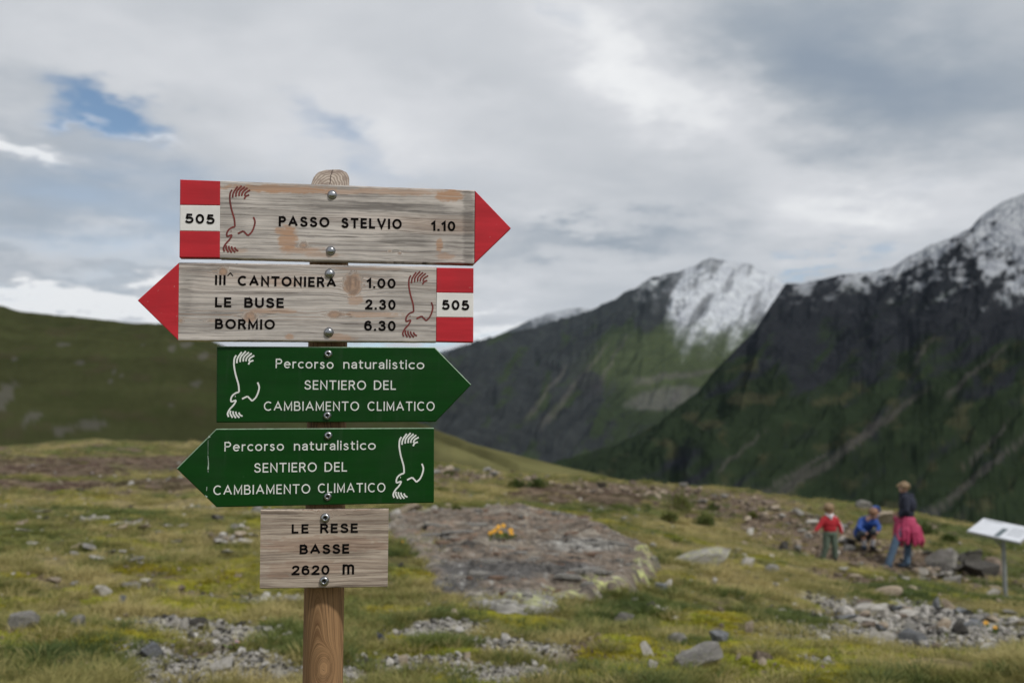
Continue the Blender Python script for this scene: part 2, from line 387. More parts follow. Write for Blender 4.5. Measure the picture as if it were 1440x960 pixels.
# right, nearest mountain
def rel_c(X, Y, t):
    wx = X + 26 * fbm(X / 90, Y / 90, 3, 82); wy = Y + 20 * fbm(X / 80, Y / 80, 3, 84)
    a, c_ = diag(wx, wy, 36, 150, 44)
    return 19 * ridged(a, c_, 4, 81, .45) + 18 * fbm(X / 120, Y / 90, 3, 86) + 2.5 * ridged(X / 14, Y / 12, 2, 88)
def col_c(X, Y, t, r, g):
    wx = X + 20 * fbm(X / 60, Y / 60, 3, 90)
    a, c_ = diag(wx, Y, 36, 120, 30)
    n_ = fbm(a, c_, 5, 91, .6); n2 = fbm(X / 22, Y / 16, 4, 93, .6)
    low = sst(Y, 430, 600)
    gm_ = sst(n_ * 1.3 + .3 * n2 + low * .75 - .24, -.10, .35)
    C = np.tile(ROCK, (len(X), 1)); C = C * (1 + .3 * n2)[:, None]
    C = lerpc(C, GRASS, gm_ * .9)
    C = lerpc(C, (.050, .047, .026), sst(fbm(X / 50, Y / 30, 4, 95), .12, .4) * gm_ * .6)
    for s in ((1310, 545, 1080, 705, 9, 1), (1165, 635, 1060, 700, 5, 2), (1420, 480, 1330, 560, 5, 3), (1460, 600, 1290, 730, 7, 4), (1255, 570, 1180, 640, 4, 5),
              (1320, 470, 1285, 510, 4, 6), (1080, 600, 1005, 665, 3, 7), (1420, 590, 1350, 660, 5, 8)):
        C = lerpc(C, SCREE * .68, .75 * streak(X, Y, *s))
    line = interp([(1000, 400), (1085, 415), (1105, 408), (1120, 416), (1160, 418), (1200, 405), (1240, 412), (1290, 400), (1340, 410), (1380, 420), (1440, 430), (1800, 430)], X)
    n3 = fbm(X / 8 + Y / 14, Y / 7, 4, 97, .6); sm = .34 + 1.4 * (n_ + .75 * n2 + .3 * n3)
    snow = sst(line - Y, -28, 22) * sst(sm + (line - Y) / 110, .35, 1.0)
    snow = np.maximum(snow, .55 * sst(n2 + .5 * n_, .30, .45) * sst(line + 55 - Y, 0, 40) * sst(X, 1180, 1260))
    return lerpc(C, SNOW * .56, .85 * np.clip(snow, 0, 1))
topC = [(560, 690, 1000), (740, 660, 1150), (860, 627, 1500), (927, 594, 1800), (953, 570, 1950), (979, 553, 2100), (1008, 518, 2300), (1040, 487, 2500), (1067, 458, 2650), (1085, 432, 2750), (1098, 412, 2850),
        (1108, 399, 2900), (1130, 398, 3000), (1165, 391, 3000), (1200, 385, 3050), (1235, 381, 3100), (1255, 376, 3100), (1280, 362, 3150), (1310, 346, 3200), (1345, 333, 3200), (1370, 322, 3200), (1392, 300, 3200), (1415, 286, 3200), (1445, 272, 3200),
        (1600, 215, 3200), (1800, 190, 3100), (2200, 260, 3000)]
sheet('mountain_slope', 'steep dark rocky mountain side with snow along its crest at the right', topC,
      [(560, 800, 700), (1000, 830, 650), (1440, 900, 600), (2200, 940, 600)], 560, 2200, 1150, 330, col_c, rel_c, (4.5, 26), shear=110, warp=1.0)

# middle mountain with the sunlit snowy top
def rel_b(X, Y, t):
    wx = X + 22 * fbm(X / 70, Y / 70, 3, 102)
    a, c_ = diag(wx, Y, 48, 130, 40)
    return 15 * ridged(a, c_, 4, 101, .45) + 12 * fbm(X / 90, Y / 90, 3, 104)
def col_b(X, Y, t, r, g):
    a, c_ = diag(X + 18 * fbm(X / 50, Y / 50, 3, 110), Y, 48, 90, 26)
    n_ = fbm(a, c_, 5, 111, .6); n2 = fbm(X / 20, Y / 15, 4, 113, .6)
    C = np.tile(np.array([.028, .031, .032]), (len(X), 1)) * (1 + .5 * n2)[:, None]
    gm_ = sst(n_ + .5 * n2 + sst(Y, 420, 480) * .5 * sst(X, 800, 900) - .12, -.05, .25)
    C = lerpc(C, (.027, .038, .018), gm_ * .9)
    meadow = sst(1 - np.sqrt(((X - 955 + (Y - 500) * .6) / 165) ** 2 + ((Y - 505) / 66) ** 2) + .3 * n_, 0, .5)
    C = lerpc(C, (.052, .066, .032), meadow * .9)
    C = lerpc(C, (.115, .112, .105), .6 * sst(1 - np.sqrt(((X - 935 + (Y - 560) * 1.2) / 62) ** 2 + ((Y - 560) / 22) ** 2) + .3 * n2, 0, .4))
    C = lerpc(C, (.095, .09, .082), .55 * streak(X, Y, 1010, 517, 890, 540, 8, 3))
    for s in ((860, 480, 760, 600, 6, 4), (800, 510, 740, 590, 5, 5), (885, 470, 840, 540, 4, 6)):
        C = lerpc(C, (.085, .08, .07), .5 * streak(X, Y, *s))
    C = lerpc(C, (.030, .030, .034), sst(1 - np.sqrt(((X - 830) / 22) ** 2 + ((Y - 540) / 26) ** 2) + .5 * n2, 0, .4) * .8)
    face = sst(X + (Y - 400) * .55 + 30 * n2 + 50 * n_, 905, 1015) * sst(1130 - X, 0, 30)
    line = interp([(700, 440), (840, 440), (880, 430), (930, 418), (960, 470), (1040, 468), (1110, 450), (1200, 450)], X)
    n3 = fbm(X / 7, Y / 6, 4, 117, .6); gl = fbm(X / 16 + Y / 40, Y / 60, 4, 119, .6)
    dens = .5 * sst(n_ + .35 * n3 + .5 * n2, -.06, .34) + face * (.30 + .56 * sst(1.0 * n_ + .22 * n3 + .9 * gl + .25, -.35, .6))
    snow = sst(line + 20 * n2 + 26 * gl - Y, -38, 46) * dens * sst(X, 870, 905)
    return lerpc(C, SNOW * .80, np.clip(snow * 1.1, 0, .84))
topB = [(300, 620, 2600), (440, 575, 2900), (540, 530, 3200), (600, 508, 3400), (640, 490, 3600), (690, 473, 3900), (745, 462, 4200), (790, 448, 4500), (830, 437, 4700), (865, 421, 4800), (885, 408, 4900), (905, 398, 5000), (925, 388, 5000), (945, 384, 5000),
        (975, 374, 5000), (992, 366, 5000), (1005, 364, 5000), (1020, 366, 5000), (1040, 369, 5000), (1060, 372, 5000), (1080, 382, 5000), (1100, 395, 4900), (1130, 420, 4800), (1250, 480, 4500)]
sheet('mountain_peak', 'middle mountain whose snowy peak is brightly lit, with green slopes below', topB,
      [(300, 720, 1500), (540, 720, 1700), (1250, 760, 2000)], 300, 1250, 800, 300, col_b, rel_b, (7.5, 22), shear=60, warp=.6)

# far ridge
def rel_a(X, Y, t): return 12 * ridged(X / 40, Y / 30, 4, 121)
def col_a(X, Y, t, r, g):
    n_ = fbm(X / 30, Y / 14, 5, 123, .6)
    C = np.tile(np.array([.06, .066, .07]), (len(X), 1)) * (1 + .4 * n_)[:, None]
    return lerpc(C, SNOW * .8, .62 * sst(462 - Y + 14 * n_, -6, 14) * sst(n_, -.35, .2))
sheet('distant_ridge', 'distant hazy ridge dusted with snow left of the snowy peak',
      [(560, 510, 8500), (690, 476, 8500), (720, 462, 8500), (745, 450, 8500), (770, 440, 8500), (790, 436, 8500), (815, 432, 8500), (835, 436, 8500), (870, 440, 8500), (960, 450, 8500)],
      [(560, 600, 6000), (960, 600, 6000)], 560, 960, 200, 50, col_a, rel_a, (2, 20))

# dark green hill at the left, running down behind the signs
def rel_h(X, Y, t): return 7 * fbm(X / 130, Y / 70, 3, 131) + 2 * ridged(X / 30 + Y / 60, Y / 24, 3, 133)
def col_h(X, Y, t, r, g):
    n_ = fbm(X / 70, Y / 26, 4, 135); n2 = fbm(X / 12, Y / 8, 3, 137)
    C = np.tile(np.array([.041, .045, .020]), (len(X), 1)) * (1 + .18 * n_ + .15 * n2)[:, None]
    C = lerpc(C, (.032, .039, .0155), sst(n_, .0, .4) * .6)
    C = lerpc(C, (.048, .043, .025), sst(fbm(X / 60, Y / 20, 3, 139), .1, .4) * .6)
    C = lerpc(C, (.125, .118, .052), sst(X + (Y - 620) * .3 + 30 * n_, 560, 650) * .9)  # sun patch on the right end, painted in as lighter olive
    m_ = np.zeros(len(X))
    for (x, y, rx, ry) in ((4, 560, 16, 26), (50, 585, 14, 8), (113, 510, 8, 4), (160, 522, 3, 5), (240, 490, 6, 7), (262, 484, 9, 6), (285, 500, 7, 8), (275, 540, 9, 5), (155, 536, 4, 3), (18, 505, 5, 4),
                           (170, 528, 3, 3), (242, 570, 4, 3), (130, 597, 22, 9), (90, 605, 16, 8), (200, 485, 4, 2), (40, 592, 8, 6), (86, 484, 10, 3)):
        m_ = np.maximum(m_, sst(1.1 - np.sqrt(((X - x + (Y - y) * .5) / rx) ** 2 + ((Y - y) / ry) ** 2) + .7 * n2, 0, .5))
    return lerpc(C, (.085, .080, .072), m_ * .62)
sheet('hillside', 'dark green grassy hillside with pale rocks rising behind the signs at the left',
      [(-900, 330, 520), (-400, 385, 500), (-120, 415, 480), (0, 430, 470), (25, 438, 468), (50, 440, 460), (80, 443, 455), (110, 446, 450), (150, 450, 440), (190, 455, 430), (230, 454, 420), (262, 462, 405), (300, 480, 390), (340, 500, 370),
       (420, 530, 330), (500, 558, 290), (560, 580, 255), (611, 603, 225), (650, 618, 200), (690, 634, 175), (730, 650, 155), (780, 672, 140), (880, 712, 120)],
      [(-900, 720, 62), (0, 700, 62), (560, 720, 55), (700, 760, 52), (880, 800, 50)], -900, 880, 640, 150, col_h, rel_h, (2.2, 30), bend=.0)

# green shoulder just beyond the crest on the right
def rel_s(X, Y, t): return 2.5 * fbm(X / 40, Y / 20, 3, 141)
def col_s(X, Y, t, r, g):
    n_ = fbm(X / 20, Y / 9, 4, 143); return np.tile(np.array([.075, .085, .030]), (len(X), 1)) * (1 + .4 * n_)[:, None]
sheet('grassy_shoulder', 'low green grassy shoulder just beyond the crest right of centre',
      [(880, 690, 60), (940, 686, 60), (1000, 682, 60), (1040, 687, 60), (1090, 696, 58), (1140, 716, 54), (1200, 752, 50)],
      [(880, 800, 34), (1200, 850, 34)], 880, 1200, 120, 30, col_s, rel_s, (1.0, 22), back=.6)

# valley floor reaching the horizon
vf, T, b = mat('valley_turf'); co = T.n('ShaderNodeTexCoord').outputs['Object']
T.l(T.mix(T.noise(co, .003, 6), (.03, .04, .018), (.055, .055, .035)), b.inputs['Base Color'])
th = np.linspace(0, 2 * np.pi, 97)[:-1]
vv = [(0, 0, -330)] + [(math.sin(a) * r, math.cos(a) * r, -330 - r * .001) for r in (400, 3000, 30000) for a in th]
ff = [(0, 1 + i, 1 + (i + 1) % 96) for i in range(96)] + [(1 + k * 96 + i, 1 + (k + 1) * 96 + i, 1 + (k + 1) * 96 + (i + 1) % 96, 1 + k * 96 + (i + 1) % 96) for k in (0, 1) for i in range(96)]
tag(link(mesh('valley', vv, ff, vf), 'valley'), 'valley floor far below the mountain slopes', kind='structure')

# haze: thin air that fades the far slopes
hz = bpy.data.materials.new('thin_haze'); hz.use_nodes = True; hz.node_tree.nodes.clear(); T = NT(hz.node_tree)
pv = T.n('ShaderNodeVolumePrincipled'); pv.inputs['Color'].default_value = (.60, .79, 1.0, 1); pv.inputs['Density'].default_value = 1.1e-5
pv.inputs['Anisotropy'].default_value = 0.0
ho = T.n('ShaderNodeOutputMaterial'); T.l(pv.outputs[0], ho.inputs['Volume'])
x0, x1, y0, y1, z0, z1 = -31000, 31000, -31000, 31000, -365, 1600
hv = [(x, y, z) for z in (z0, z1) for y in (y0, y1) for x in (x0, x1)]
hf = [(0, 2, 3, 1), (4, 5, 7, 6), (0, 1, 5, 4), (2, 6, 7, 3), (0, 4, 6, 2), (1, 3, 7, 5)]
tag(link(mesh('haze', hv, hf, hz, False), 'haze'), 'thin mountain haze over the valley', kind='stuff')
#PART2
# ------------------------------------------------------------------ signpost
post_px, _ = G(455, 955)
POSTR = .0332
px_, pz_ = None, None
_v = pxdir(459, 592); _v = _v / _v[1]
AX = np.array([_v[0] * 1.703, 1.703])                 # post axis
pgz = float(ground_z(np.array([AX[0]]), np.array([AX[1]]))[0])

def wood_mat(name, light, dark, warm, crack=.55, fine=1.0):
    m_, T, b = mat(name)
    gc = T.attr('grain', 'Vector'); mk = T.sep(T.attr('wear', 'Color'))  # on the post, wear also carries the shade painted on its left side
    gu, gv, gs = T.sep(gc)
    def gn(su, sv, det=4, r=.6, off=0.0): return T.noise(T.comb(T.m('MULTIPLY', gu, su), T.m('MULTIPLY', gv, sv), T.m('ADD', gs, off)), 1.0, det, r)
    a = gn(5, 230 * fine, 6, .75); bb = gn(14, 520 * fine, 4, .6, 3); cc = gn(2.2, 30, 3, .5, 7); big = gn(7, 16, 4, .6, 11)
    ring = T.m('ABSOLUTE', T.m('SINE', T.m('ADD', T.m('MULTIPLY', gv, 560 * fine), T.m('MULTIPLY', cc, 9))))
    c = T.mix(T.ss(a, .36, .60), dark, light)
    c = T.mix(T.m('MULTIPLY', T.ss(big, .42, .70), .40), c, tuple(v * .62 for v in dark))
    c = T.mix(T.m('MULTIPLY', T.ss(cc, .5, .85), .30), c, warm)
    c = T.mix(T.m('MULTIPLY', T.ss(ring, .35, .05), T.m('ADD', .10, T.m('MULTIPLY', mk[2], .7))), c, tuple(v * .75 for v in warm))
    warmn = T.m('MULTIPLY', mk[0], T.ss(T.m('ADD', a, T.m('MULTIPLY', bb, .7)), .55, .98, .22, .92))
    c = T.mix(warmn, c, warm)
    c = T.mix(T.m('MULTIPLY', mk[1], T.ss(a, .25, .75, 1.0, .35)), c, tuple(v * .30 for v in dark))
    ck = T.ss(bb, crack + .08, crack + .16)
    c = T.mix(T.m('MULTIPLY', ck, .75), c, (.035, .028, .024))
    T.l(c, b.inputs['Base Color']); b.inputs['Roughness'].default_value = .82; b.inputs['Specular IOR Level'].default_value = .25
    bump(T, b, T.m('SUBTRACT', T.m('ADD', T.m('MULTIPLY', a, .6), T.m('MULTIPLY', bb, .3)), T.m('MULTIPLY', ck, .8)), .55, .0015)
    return m_
m_wood = wood_mat('weathered_board_wood', (.60, .55, .51), (.27, .245, .23), (.42, .225, .12), .55)
m_wood5 = wood_mat('brown_board_wood', (.50, .42, .345), (.19, .148, .118), (.25, .125, .075), .60, .8)
m_postw = wood_mat('post_wood', (.30, .175, .085), (.10, .048, .020), (.42, .25, .125), .50, 1.3)
def paint(name, col, rough=.42, wear=.0, wearcol=(.5, .5, .45), blot=.12):
    m_, T, b = mat(name); co = T.n('ShaderNodeTexCoord').outputs['Object']
    n1 = T.noise(T.vscale(co, 6, 1, 60), 1.0, 5, .6); n2 = T.noise(co, 160, 3, .6); n3 = T.noise(co, 14, 4, .6)
    c = T.mix(T.ss(n1, .3, .7), tuple(v * (1 - blot) for v in col), tuple(v * (1 + blot) for v in col))
    st_ = T.noise(T.vscale(co, 60, 1, 5), 1.0, 4, .6); c = T.mix(T.m('MULTIPLY', T.ss(n3, .45, .7), .22), c, tuple(v * .6 + .015 for v in col)); c = T.mix(T.m('MULTIPLY', T.ss(st_, .55, .75), .20), c, tuple(v * .7 + .03 for v in col))
    if wear: c = T.mix(T.m('MULTIPLY', T.ss(n2, .69, .73), wear), c, wearcol)
    T.l(c, b.inputs['Base Color']); T.l(T.ss(n3, .3, .7, rough - .08, rough + .12), b.inputs['Roughness']); b.inputs['Specular IOR Level'].default_value = .15
    bump(T, b, T.m('ADD', n1, T.m('MULTIPLY', n2, .3)), .18, .001)
    return m_
m_red = paint('red_paint', (.47, .026, .036), .5, .35, (.6, .45, .42))
m_white = paint('white_paint', (.74, .72, .70), .5, .25, (.45, .4, .36), .04)
m_green = paint('green_paint', (.0040, .043, .0048), .36, .08, (.2, .3, .2))
m_black = simple('black_lettering_paint', (.005, .004, .004), .9, .2, 60, bumpy=0); [n for n in m_black.node_tree.nodes if n.type == 'BSDF_PRINCIPLED'][0].inputs['Specular IOR Level'].default_value = .08
m_ltr = simple('white_lettering_paint', (.70, .72, .68), .5, .08, 60, bumpy=0)
m_bird = simple('red_brown_engraving_paint', (.15, .018, .014), .55, .25, 60, bumpy=0)
m_edge = simple('lit_top_edge_paint', (.20, .30, .20), .5, .25, 90, bumpy=0)
m_steel = simple('galvanised_steel', (.42, .43, .45), .30, .25, 40, metal=1.0, bumpy=.1)
m_steeld = simple('socket_steel', (.05, .05, .055), .5, .2, 40, metal=.8, bumpy=.1)
m_scuff = simple('pale_scuff', (.34, .42, .36), .7, .3, 90, bumpy=0)

post = empty('signpost', (AX[0], AX[1], pgz))
tag(post, 'round wooden signpost carrying five hiking direction boards, two red tipped and two green', 'signpost')
# post body: tapered log with a slanted cut top
nring, nz = 72, 220
ztop = float(at(465, 235, 1.736)[2])
zb = pgz - .25
V, GR, WR_SHADE, Fc = [], [], [], []
for j in range(nz):
    t = j / (nz - 1); z = zb + (ztop - zb) * t
    for i in range(nring):
        a = 2 * math.pi * i / nring
        r = POSTR * (1.0 + .01 * math.sin(3 * a + z * 2) + .006 * math.sin(7 * a + 1) - .012 * (z - 1.2))
        x, y = math.sin(a) * r, -math.cos(a) * r         # a = 0 faces the camera
        zz_ = z
        # slanted saw cut facing the camera: plane rising away from it
        cut = ztop - .034 + (1.5 * (y / POSTR) - .5 * (y / POSTR) ** 3) * .034 + .001 * math.sin(9 * a)
        zz_ = min(z, cut)
        V.append((x, y, zz_ - pgz))
        s = x + .0035
        apex = .90
        par = z + (s * s) / .0024 * .95
        kx, kz = .0075, float(at(466, 945, 1.67)[2])
        rk = math.hypot((x - kx) / 1.0, (z - kz) / 1.7)
        front = 1 if y < 0 else 0
        w = math.exp(-(rk / .0125) ** 2)
        gv_ = par * .10 if front else (x + y) * .5
        gv_ = gv_ * (1 - w) + (rk * 1.0) * w
        GR.append((z * .5, gv_, .3 + (0 if front else 5)))
        up = max(0, min(1, (z - 1.75) / .08))
        left = max(0, -x / POSTR)  # shade on the left side, painted in through the wear attribute
        WR_SHADE.append((.25 + .75 * math.exp(-(rk / .008) ** 2), .35 * left + .5 * math.exp(-((rk - .011) / .0018) ** 2), .9))
for j in range(nz - 1):
    for i in range(nring):
        k = j * nring + i; k2 = j * nring + (i + 1) % nring
        Fc.append((k, k2, k2 + nring, k + nring))
me = mesh('post', V, Fc, m_postw); vcol(me, 'grain', GR); vcol(me, 'wear', WR_SHADE)  # wear here also holds the painted shade of the left side
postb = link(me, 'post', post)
# end grain disc of the cut
m_end, T, b = mat('weathered_end_grain'); co = T.n('ShaderNodeTexCoord').outputs['Object']
ox, oy, oz = T.sep(co)
rr = T.m('SQRT', T.m('ADD', T.m('POWER', T.m('ADD', ox, .004), 2.0), T.m('POWER', T.m('ADD', oy, .006), 2.0)))
rings = T.m('SINE', T.m('ADD', T.m('MULTIPLY', rr, 1500), T.m('MULTIPLY', T.noise(co, 60, 4), 9)))
c = T.mix(T.ss(rings, -1, 1), (.24, .19, .15), (.42, .35, .29)); c = T.mix(T.ss(T.noise(co, 35, 5), .45, .65), c, (.20, .15, .12))
cr_ = T.m('ABSOLUTE', T.m('ADD', T.m('SUBTRACT', ox, -.0005), T.m('MULTIPLY', T.m('SUBTRACT', T.noise(co, 90, 3), .5), .004)))
c = T.mix(T.ss(cr_, .0012, .0004), c, (.04, .02, .015))
T.l(c, b.inputs['Base Color']); bump(T, b, rings, .3, .001)
V, Fc = [], []
nr = 14
for k in range(nr + 1):
    for i in range(nring):
        a = 2 * math.pi * i / nring; r0 = POSTR * (1.0 + .01 * math.sin(3 * a + ztop * 2) + .006 * math.sin(7 * a + 1) - .012 * (ztop - 1.2))
        r = r0 * (1 - k / nr) ** 1.0
        if k == 0: r = r0 * 1.004
        x, y = math.sin(a) * r, -math.cos(a) * r
        V.append((x, y, ztop - .034 + (1.5 * (y / POSTR) - .5 * (y / POSTR) ** 3) * .034 + (0 if k == 0 else .0022) - pgz + .0006 * math.sin(40 * r / POSTR + 3 * a)))
for k in range(nr):
    for i in range(nring):
        p, q = k * nring + i, k * nring + (i + 1) % nring; Fc.append((p, q, q + nring, p + nring))
link(mesh('cut_end', V, Fc, m_end), 'cut_end', post)

# ---- strokes
def ribbon(pts, w, depth, V, Fc, w1=None, closed=False):
    P = [np.array(p, float) for p in pts]
    if closed and np.linalg.norm(P[0] - P[-1]) < 1e-9: P = P[:-1]
    n = len(P); L, Rr = [], []
    for i in range(n):
        if closed: a, c_ = P[i - 1], P[(i + 1) % n]
        else: a, c_ = P[max(i - 1, 0)], P[min(i + 1, n - 1)]
        b_ = P[i]
        d1 = b_ - a if (closed or i > 0) else c_ - b_; d2 = c_ - b_ if (closed or i < n - 1) else b_ - a
        d1 = d1 / (np.linalg.norm(d1) + 1e-12); d2 = d2 / (np.linalg.norm(d2) + 1e-12)
        n1, n2 = np.array([-d1[1], d1[0]]), np.array([-d2[1], d2[0]])
        mvec = n1 + n2; mvec = mvec / (np.linalg.norm(mvec) + 1e-12)
        ww = w if w1 is None else w + (w1 - w) * i / (n - 1)
        k = (ww / 2) / max(.45, float(mvec @ n1))
        L.append(b_ + mvec * k); Rr.append(b_ - mvec * k)
    o = len(V)
    for i in range(n): V.append((L[i][0], -depth, L[i][1])); V.append((Rr[i][0], -depth, Rr[i][1]))
    for i in range(n if closed else n - 1):
        j = (i + 1) % n; Fc.append((o + 2 * i, o + 2 * i + 1, o + 2 * j + 1, o + 2 * j))
def arc(cx, cy, rx, ry, a0, a1, n=14):
    return [(cx + rx * math.cos(R(a0 + (a1 - a0) * i / n)), cy + ry * math.sin(R(a0 + (a1 - a0) * i / n))) for i in range(n + 1)]
def cat(pts, n=5):
    P = [np.array(p, float) for p in pts]; P = [2 * P[0] - P[1]] + P + [2 * P[-1] - P[-2]]; out = []
    for i in range(1, len(P) - 2):
        for k in range(n):
            t = k / n; a, b_, c_, d = P[i - 1], P[i], P[i + 1], P[i + 2]
            out.append(tuple(.5 * (2 * b_ + (c_ - a) * t + (2 * a - 5 * b_ + 4 * c_ - d) * t * t + (3 * b_ - a - 3 * c_ + d) * t ** 3)))
    out.append(tuple(P[-2])); return out
XH = .68
GL = {
 'A': (.84, [[(0, 0), (.42, 1), (.84, 0)], [(.15, .33), (.69, .33)]]),
 'B': (.62, [[(.38, .53), (0, .53)], [(.38, .53)] + arc(.38, .265, .24, .265, 90, -90) + [(0, 0), (0, 1), (.34, 1)] + arc(.34, .765, .21, .235, 90, -90)]),
 'C': (.78, [arc(.44, .5, .44, .5, 48, 312, 22)]),
 'D': (.72, [[(.3, 0), (0, 0), (0, 1), (.3, 1)] + arc(.3, .5, .42, .5, 88, -88, 16) + [(.3, 0)]]),
 'E': (.50, [[(.5, 0), (0, 0), (0, 1), (.48, 1)], [(0, .52), (.44, .52)]]),
 'I': (0.0, [[(0, 0), (0, 1)]]),
 'L': (.46, [[(0, 1), (0, 0), (.46, 0)]]),
 'M': (.80, [[(0, 0), (0, 1), (.40, .12), (.80, 1), (.80, 0)]]),
 'N': (.66, [[(0, 0), (0, 1), (.66, 0), (.66, 1)]]),
 'O': (.88, [arc(.44, .5, .44, .5, 0, 360, 28)]),
 'P': (.56, [[(0, 0), (0, 1), (.32, 1)] + arc(.32, .745, .24, .255, 90, -90) + [(0, .49)]]),
 'R': (.60, [[(0, 0), (0, 1), (.33, 1)] + arc(.33, .755, .23, .245, 90, -90) + [(0, .51)], [(.33, .51), (.60, 0)]]),
 'S': (.60, [cat([(.56, .80), (.46, .95), (.29, 1), (.11, .93), (.04, .76), (.12, .61), (.3, .53), (.50, .44), (.60, .27), (.53, .07), (.31, 0), (.11, .05), (0, .21)])]),
 'T': (.66, [[(0, 1), (.66, 1)], [(.33, 1), (.33, 0)]]),
 'U': (.62, [[(0, 1), (0, .3)] + arc(.31, .31, .31, .31, 180, 360) + [(.62, 1)]]),
 'V': (.78, [[(0, 1), (.39, 0), (.78, 1)]]),
 '0': (.60, [arc(.30, .5, .30, .5, 0, 360, 26)]),
 '1': (.22, [[(0, .78), (.22, .98), (.22, 0)]]),
 '2': (.60, [cat([(.03, .72), (.1, .92), (.30, 1), (.52, .92), (.57, .72), (.48, .52), (.22, .24), (.02, .0)]) , [(.0, .0), (.60, .0)]]),
 '3': (.58, [cat([(.03, .80), (.13, .95), (.29, 1), (.47, .93), (.52, .76), (.42, .59), (.22, .54)]), cat([(.22, .54), (.46, .49), (.58, .28), (.50, .07), (.28, 0), (.08, .06), (0, .22)])]),
 '5': (.60, [[(.54, 1), (.12, 1), (.05, .50)], cat([(.05, .50), (.28, .62), (.52, .54), (.60, .31), (.50, .07), (.27, 0), (.08, .05), (0, .19)])]),
 '6': (.60, [cat([(.54, .82), (.44, .96), (.28, 1), (.08, .85), (0, .45), (.07, .12), (.29, 0), (.52, .08), (.60, .31), (.52, .54), (.30, .63), (.08, .54), (.01, .36)])]),
 '.': (0.0, [[(0, .0), (0, .07)]]),
 'm': (.86, [[(0, 0), (0, 1)], [(0, .72)] + arc(.22, .74, .21, .26, 150, 0) + [(.43, 0)], [(.43, .72)] + arc(.65, .74, .21, .26, 150, 0) + [(.86, 0)]]),
 'a': (.42, [cat([(.04, .57), (.14, .66), (.26, .68), (.39, .61), (.42, .48)]) + [(.42, 0)], cat([(.42, .40), (.2, .38), (.04, .29), (.01, .14), (.13, .01), (.30, .04), (.42, .17)])]),
 'c': (.48, [arc(.30, .34, .30, .34, 48, 312, 16)]),
 'e': (.58, [[(.02, .36), (.58, .36)] + arc(.29, .34, .29, .34, 5, 318, 18)]),
 'i': (0.0, [[(0, 0), (0, XH)], [(0, .90), (0, .98)]]),
 'l': (0.0, [[(0, 0), (0, 1.04)]]),
 'n': (.46, [[(0, 0), (0, XH)], [(0, .46)] + arc(.23, .44, .23, .24, 150, 0) + [(.46, 0)]]),
 'o': (.62, [arc(.31, .34, .31, .34, 0, 360, 20)]),
 'r': (.26, [[(0, 0), (0, XH)], [(0, .44)] + arc(.22, .46, .21, .21, 160, 75)]),
 's': (.40, [cat([(.37, .56), (.28, .66), (.17, .68), (.05, .61), (.05, .47), (.2, .36), (.35, .27), (.38, .12), (.24, 0), (.1, .01), (0, .11)])]),
 't': (.30, [[(.10, .90), (.10, .14)] + arc(.24, .14, .14, .14, 180, 290, 8), [(0, XH), (.30, XH)]]),
 'u': (.46, [[(0, XH), (0, .24)] + arc(.23, .24, .23, .24, 180, 330) , [(.46, XH), (.46, 0)]]),
}
# ---- boards
class Board:
    def __init__(s, name, yaw, thick, zpx):
        s.a = R(yaw); s.N = np.array([math.sin(s.a), -math.cos(s.a), 0]); s.U = np.array([math.cos(s.a), math.sin(s.a), 0])
        o = np.array([AX[0], AX[1], 0]) + s.N * (POSTR + thick + .0005)
        s.o = o; s.thick = thick
        p = s.hit(zpx[0], zpx[1], o); s.o = np.array([o[0], o[1], p[2]])
        s.obj = None
    def hit(s, px, py, o=None):
        o = s.o if o is None else o
        d = pxdir(px, py); t = ((o - CAM) @ s.N) / (d @ s.N); return CAM + d * t
    def uv(s, px, py):
        q = s.hit(px, py) - s.o; return (float(q @ s.U), float(q[2]))
    def root(s, name, parent, label=None):
        s.rootm = Matrix.Translation(Vector(s.o - np.array([AX[0], AX[1], pgz]))) @ Matrix.Rotation(s.a, 4, 'Z')
    def add(s, me, name, parent_board=True):
        o = bpy.data.objects.new(name, me); COL.objects.link(o)
        if parent_board: o.parent = s.obj
        else: o.parent = post; o.matrix_local = s.rootm; s.obj = o
        return o
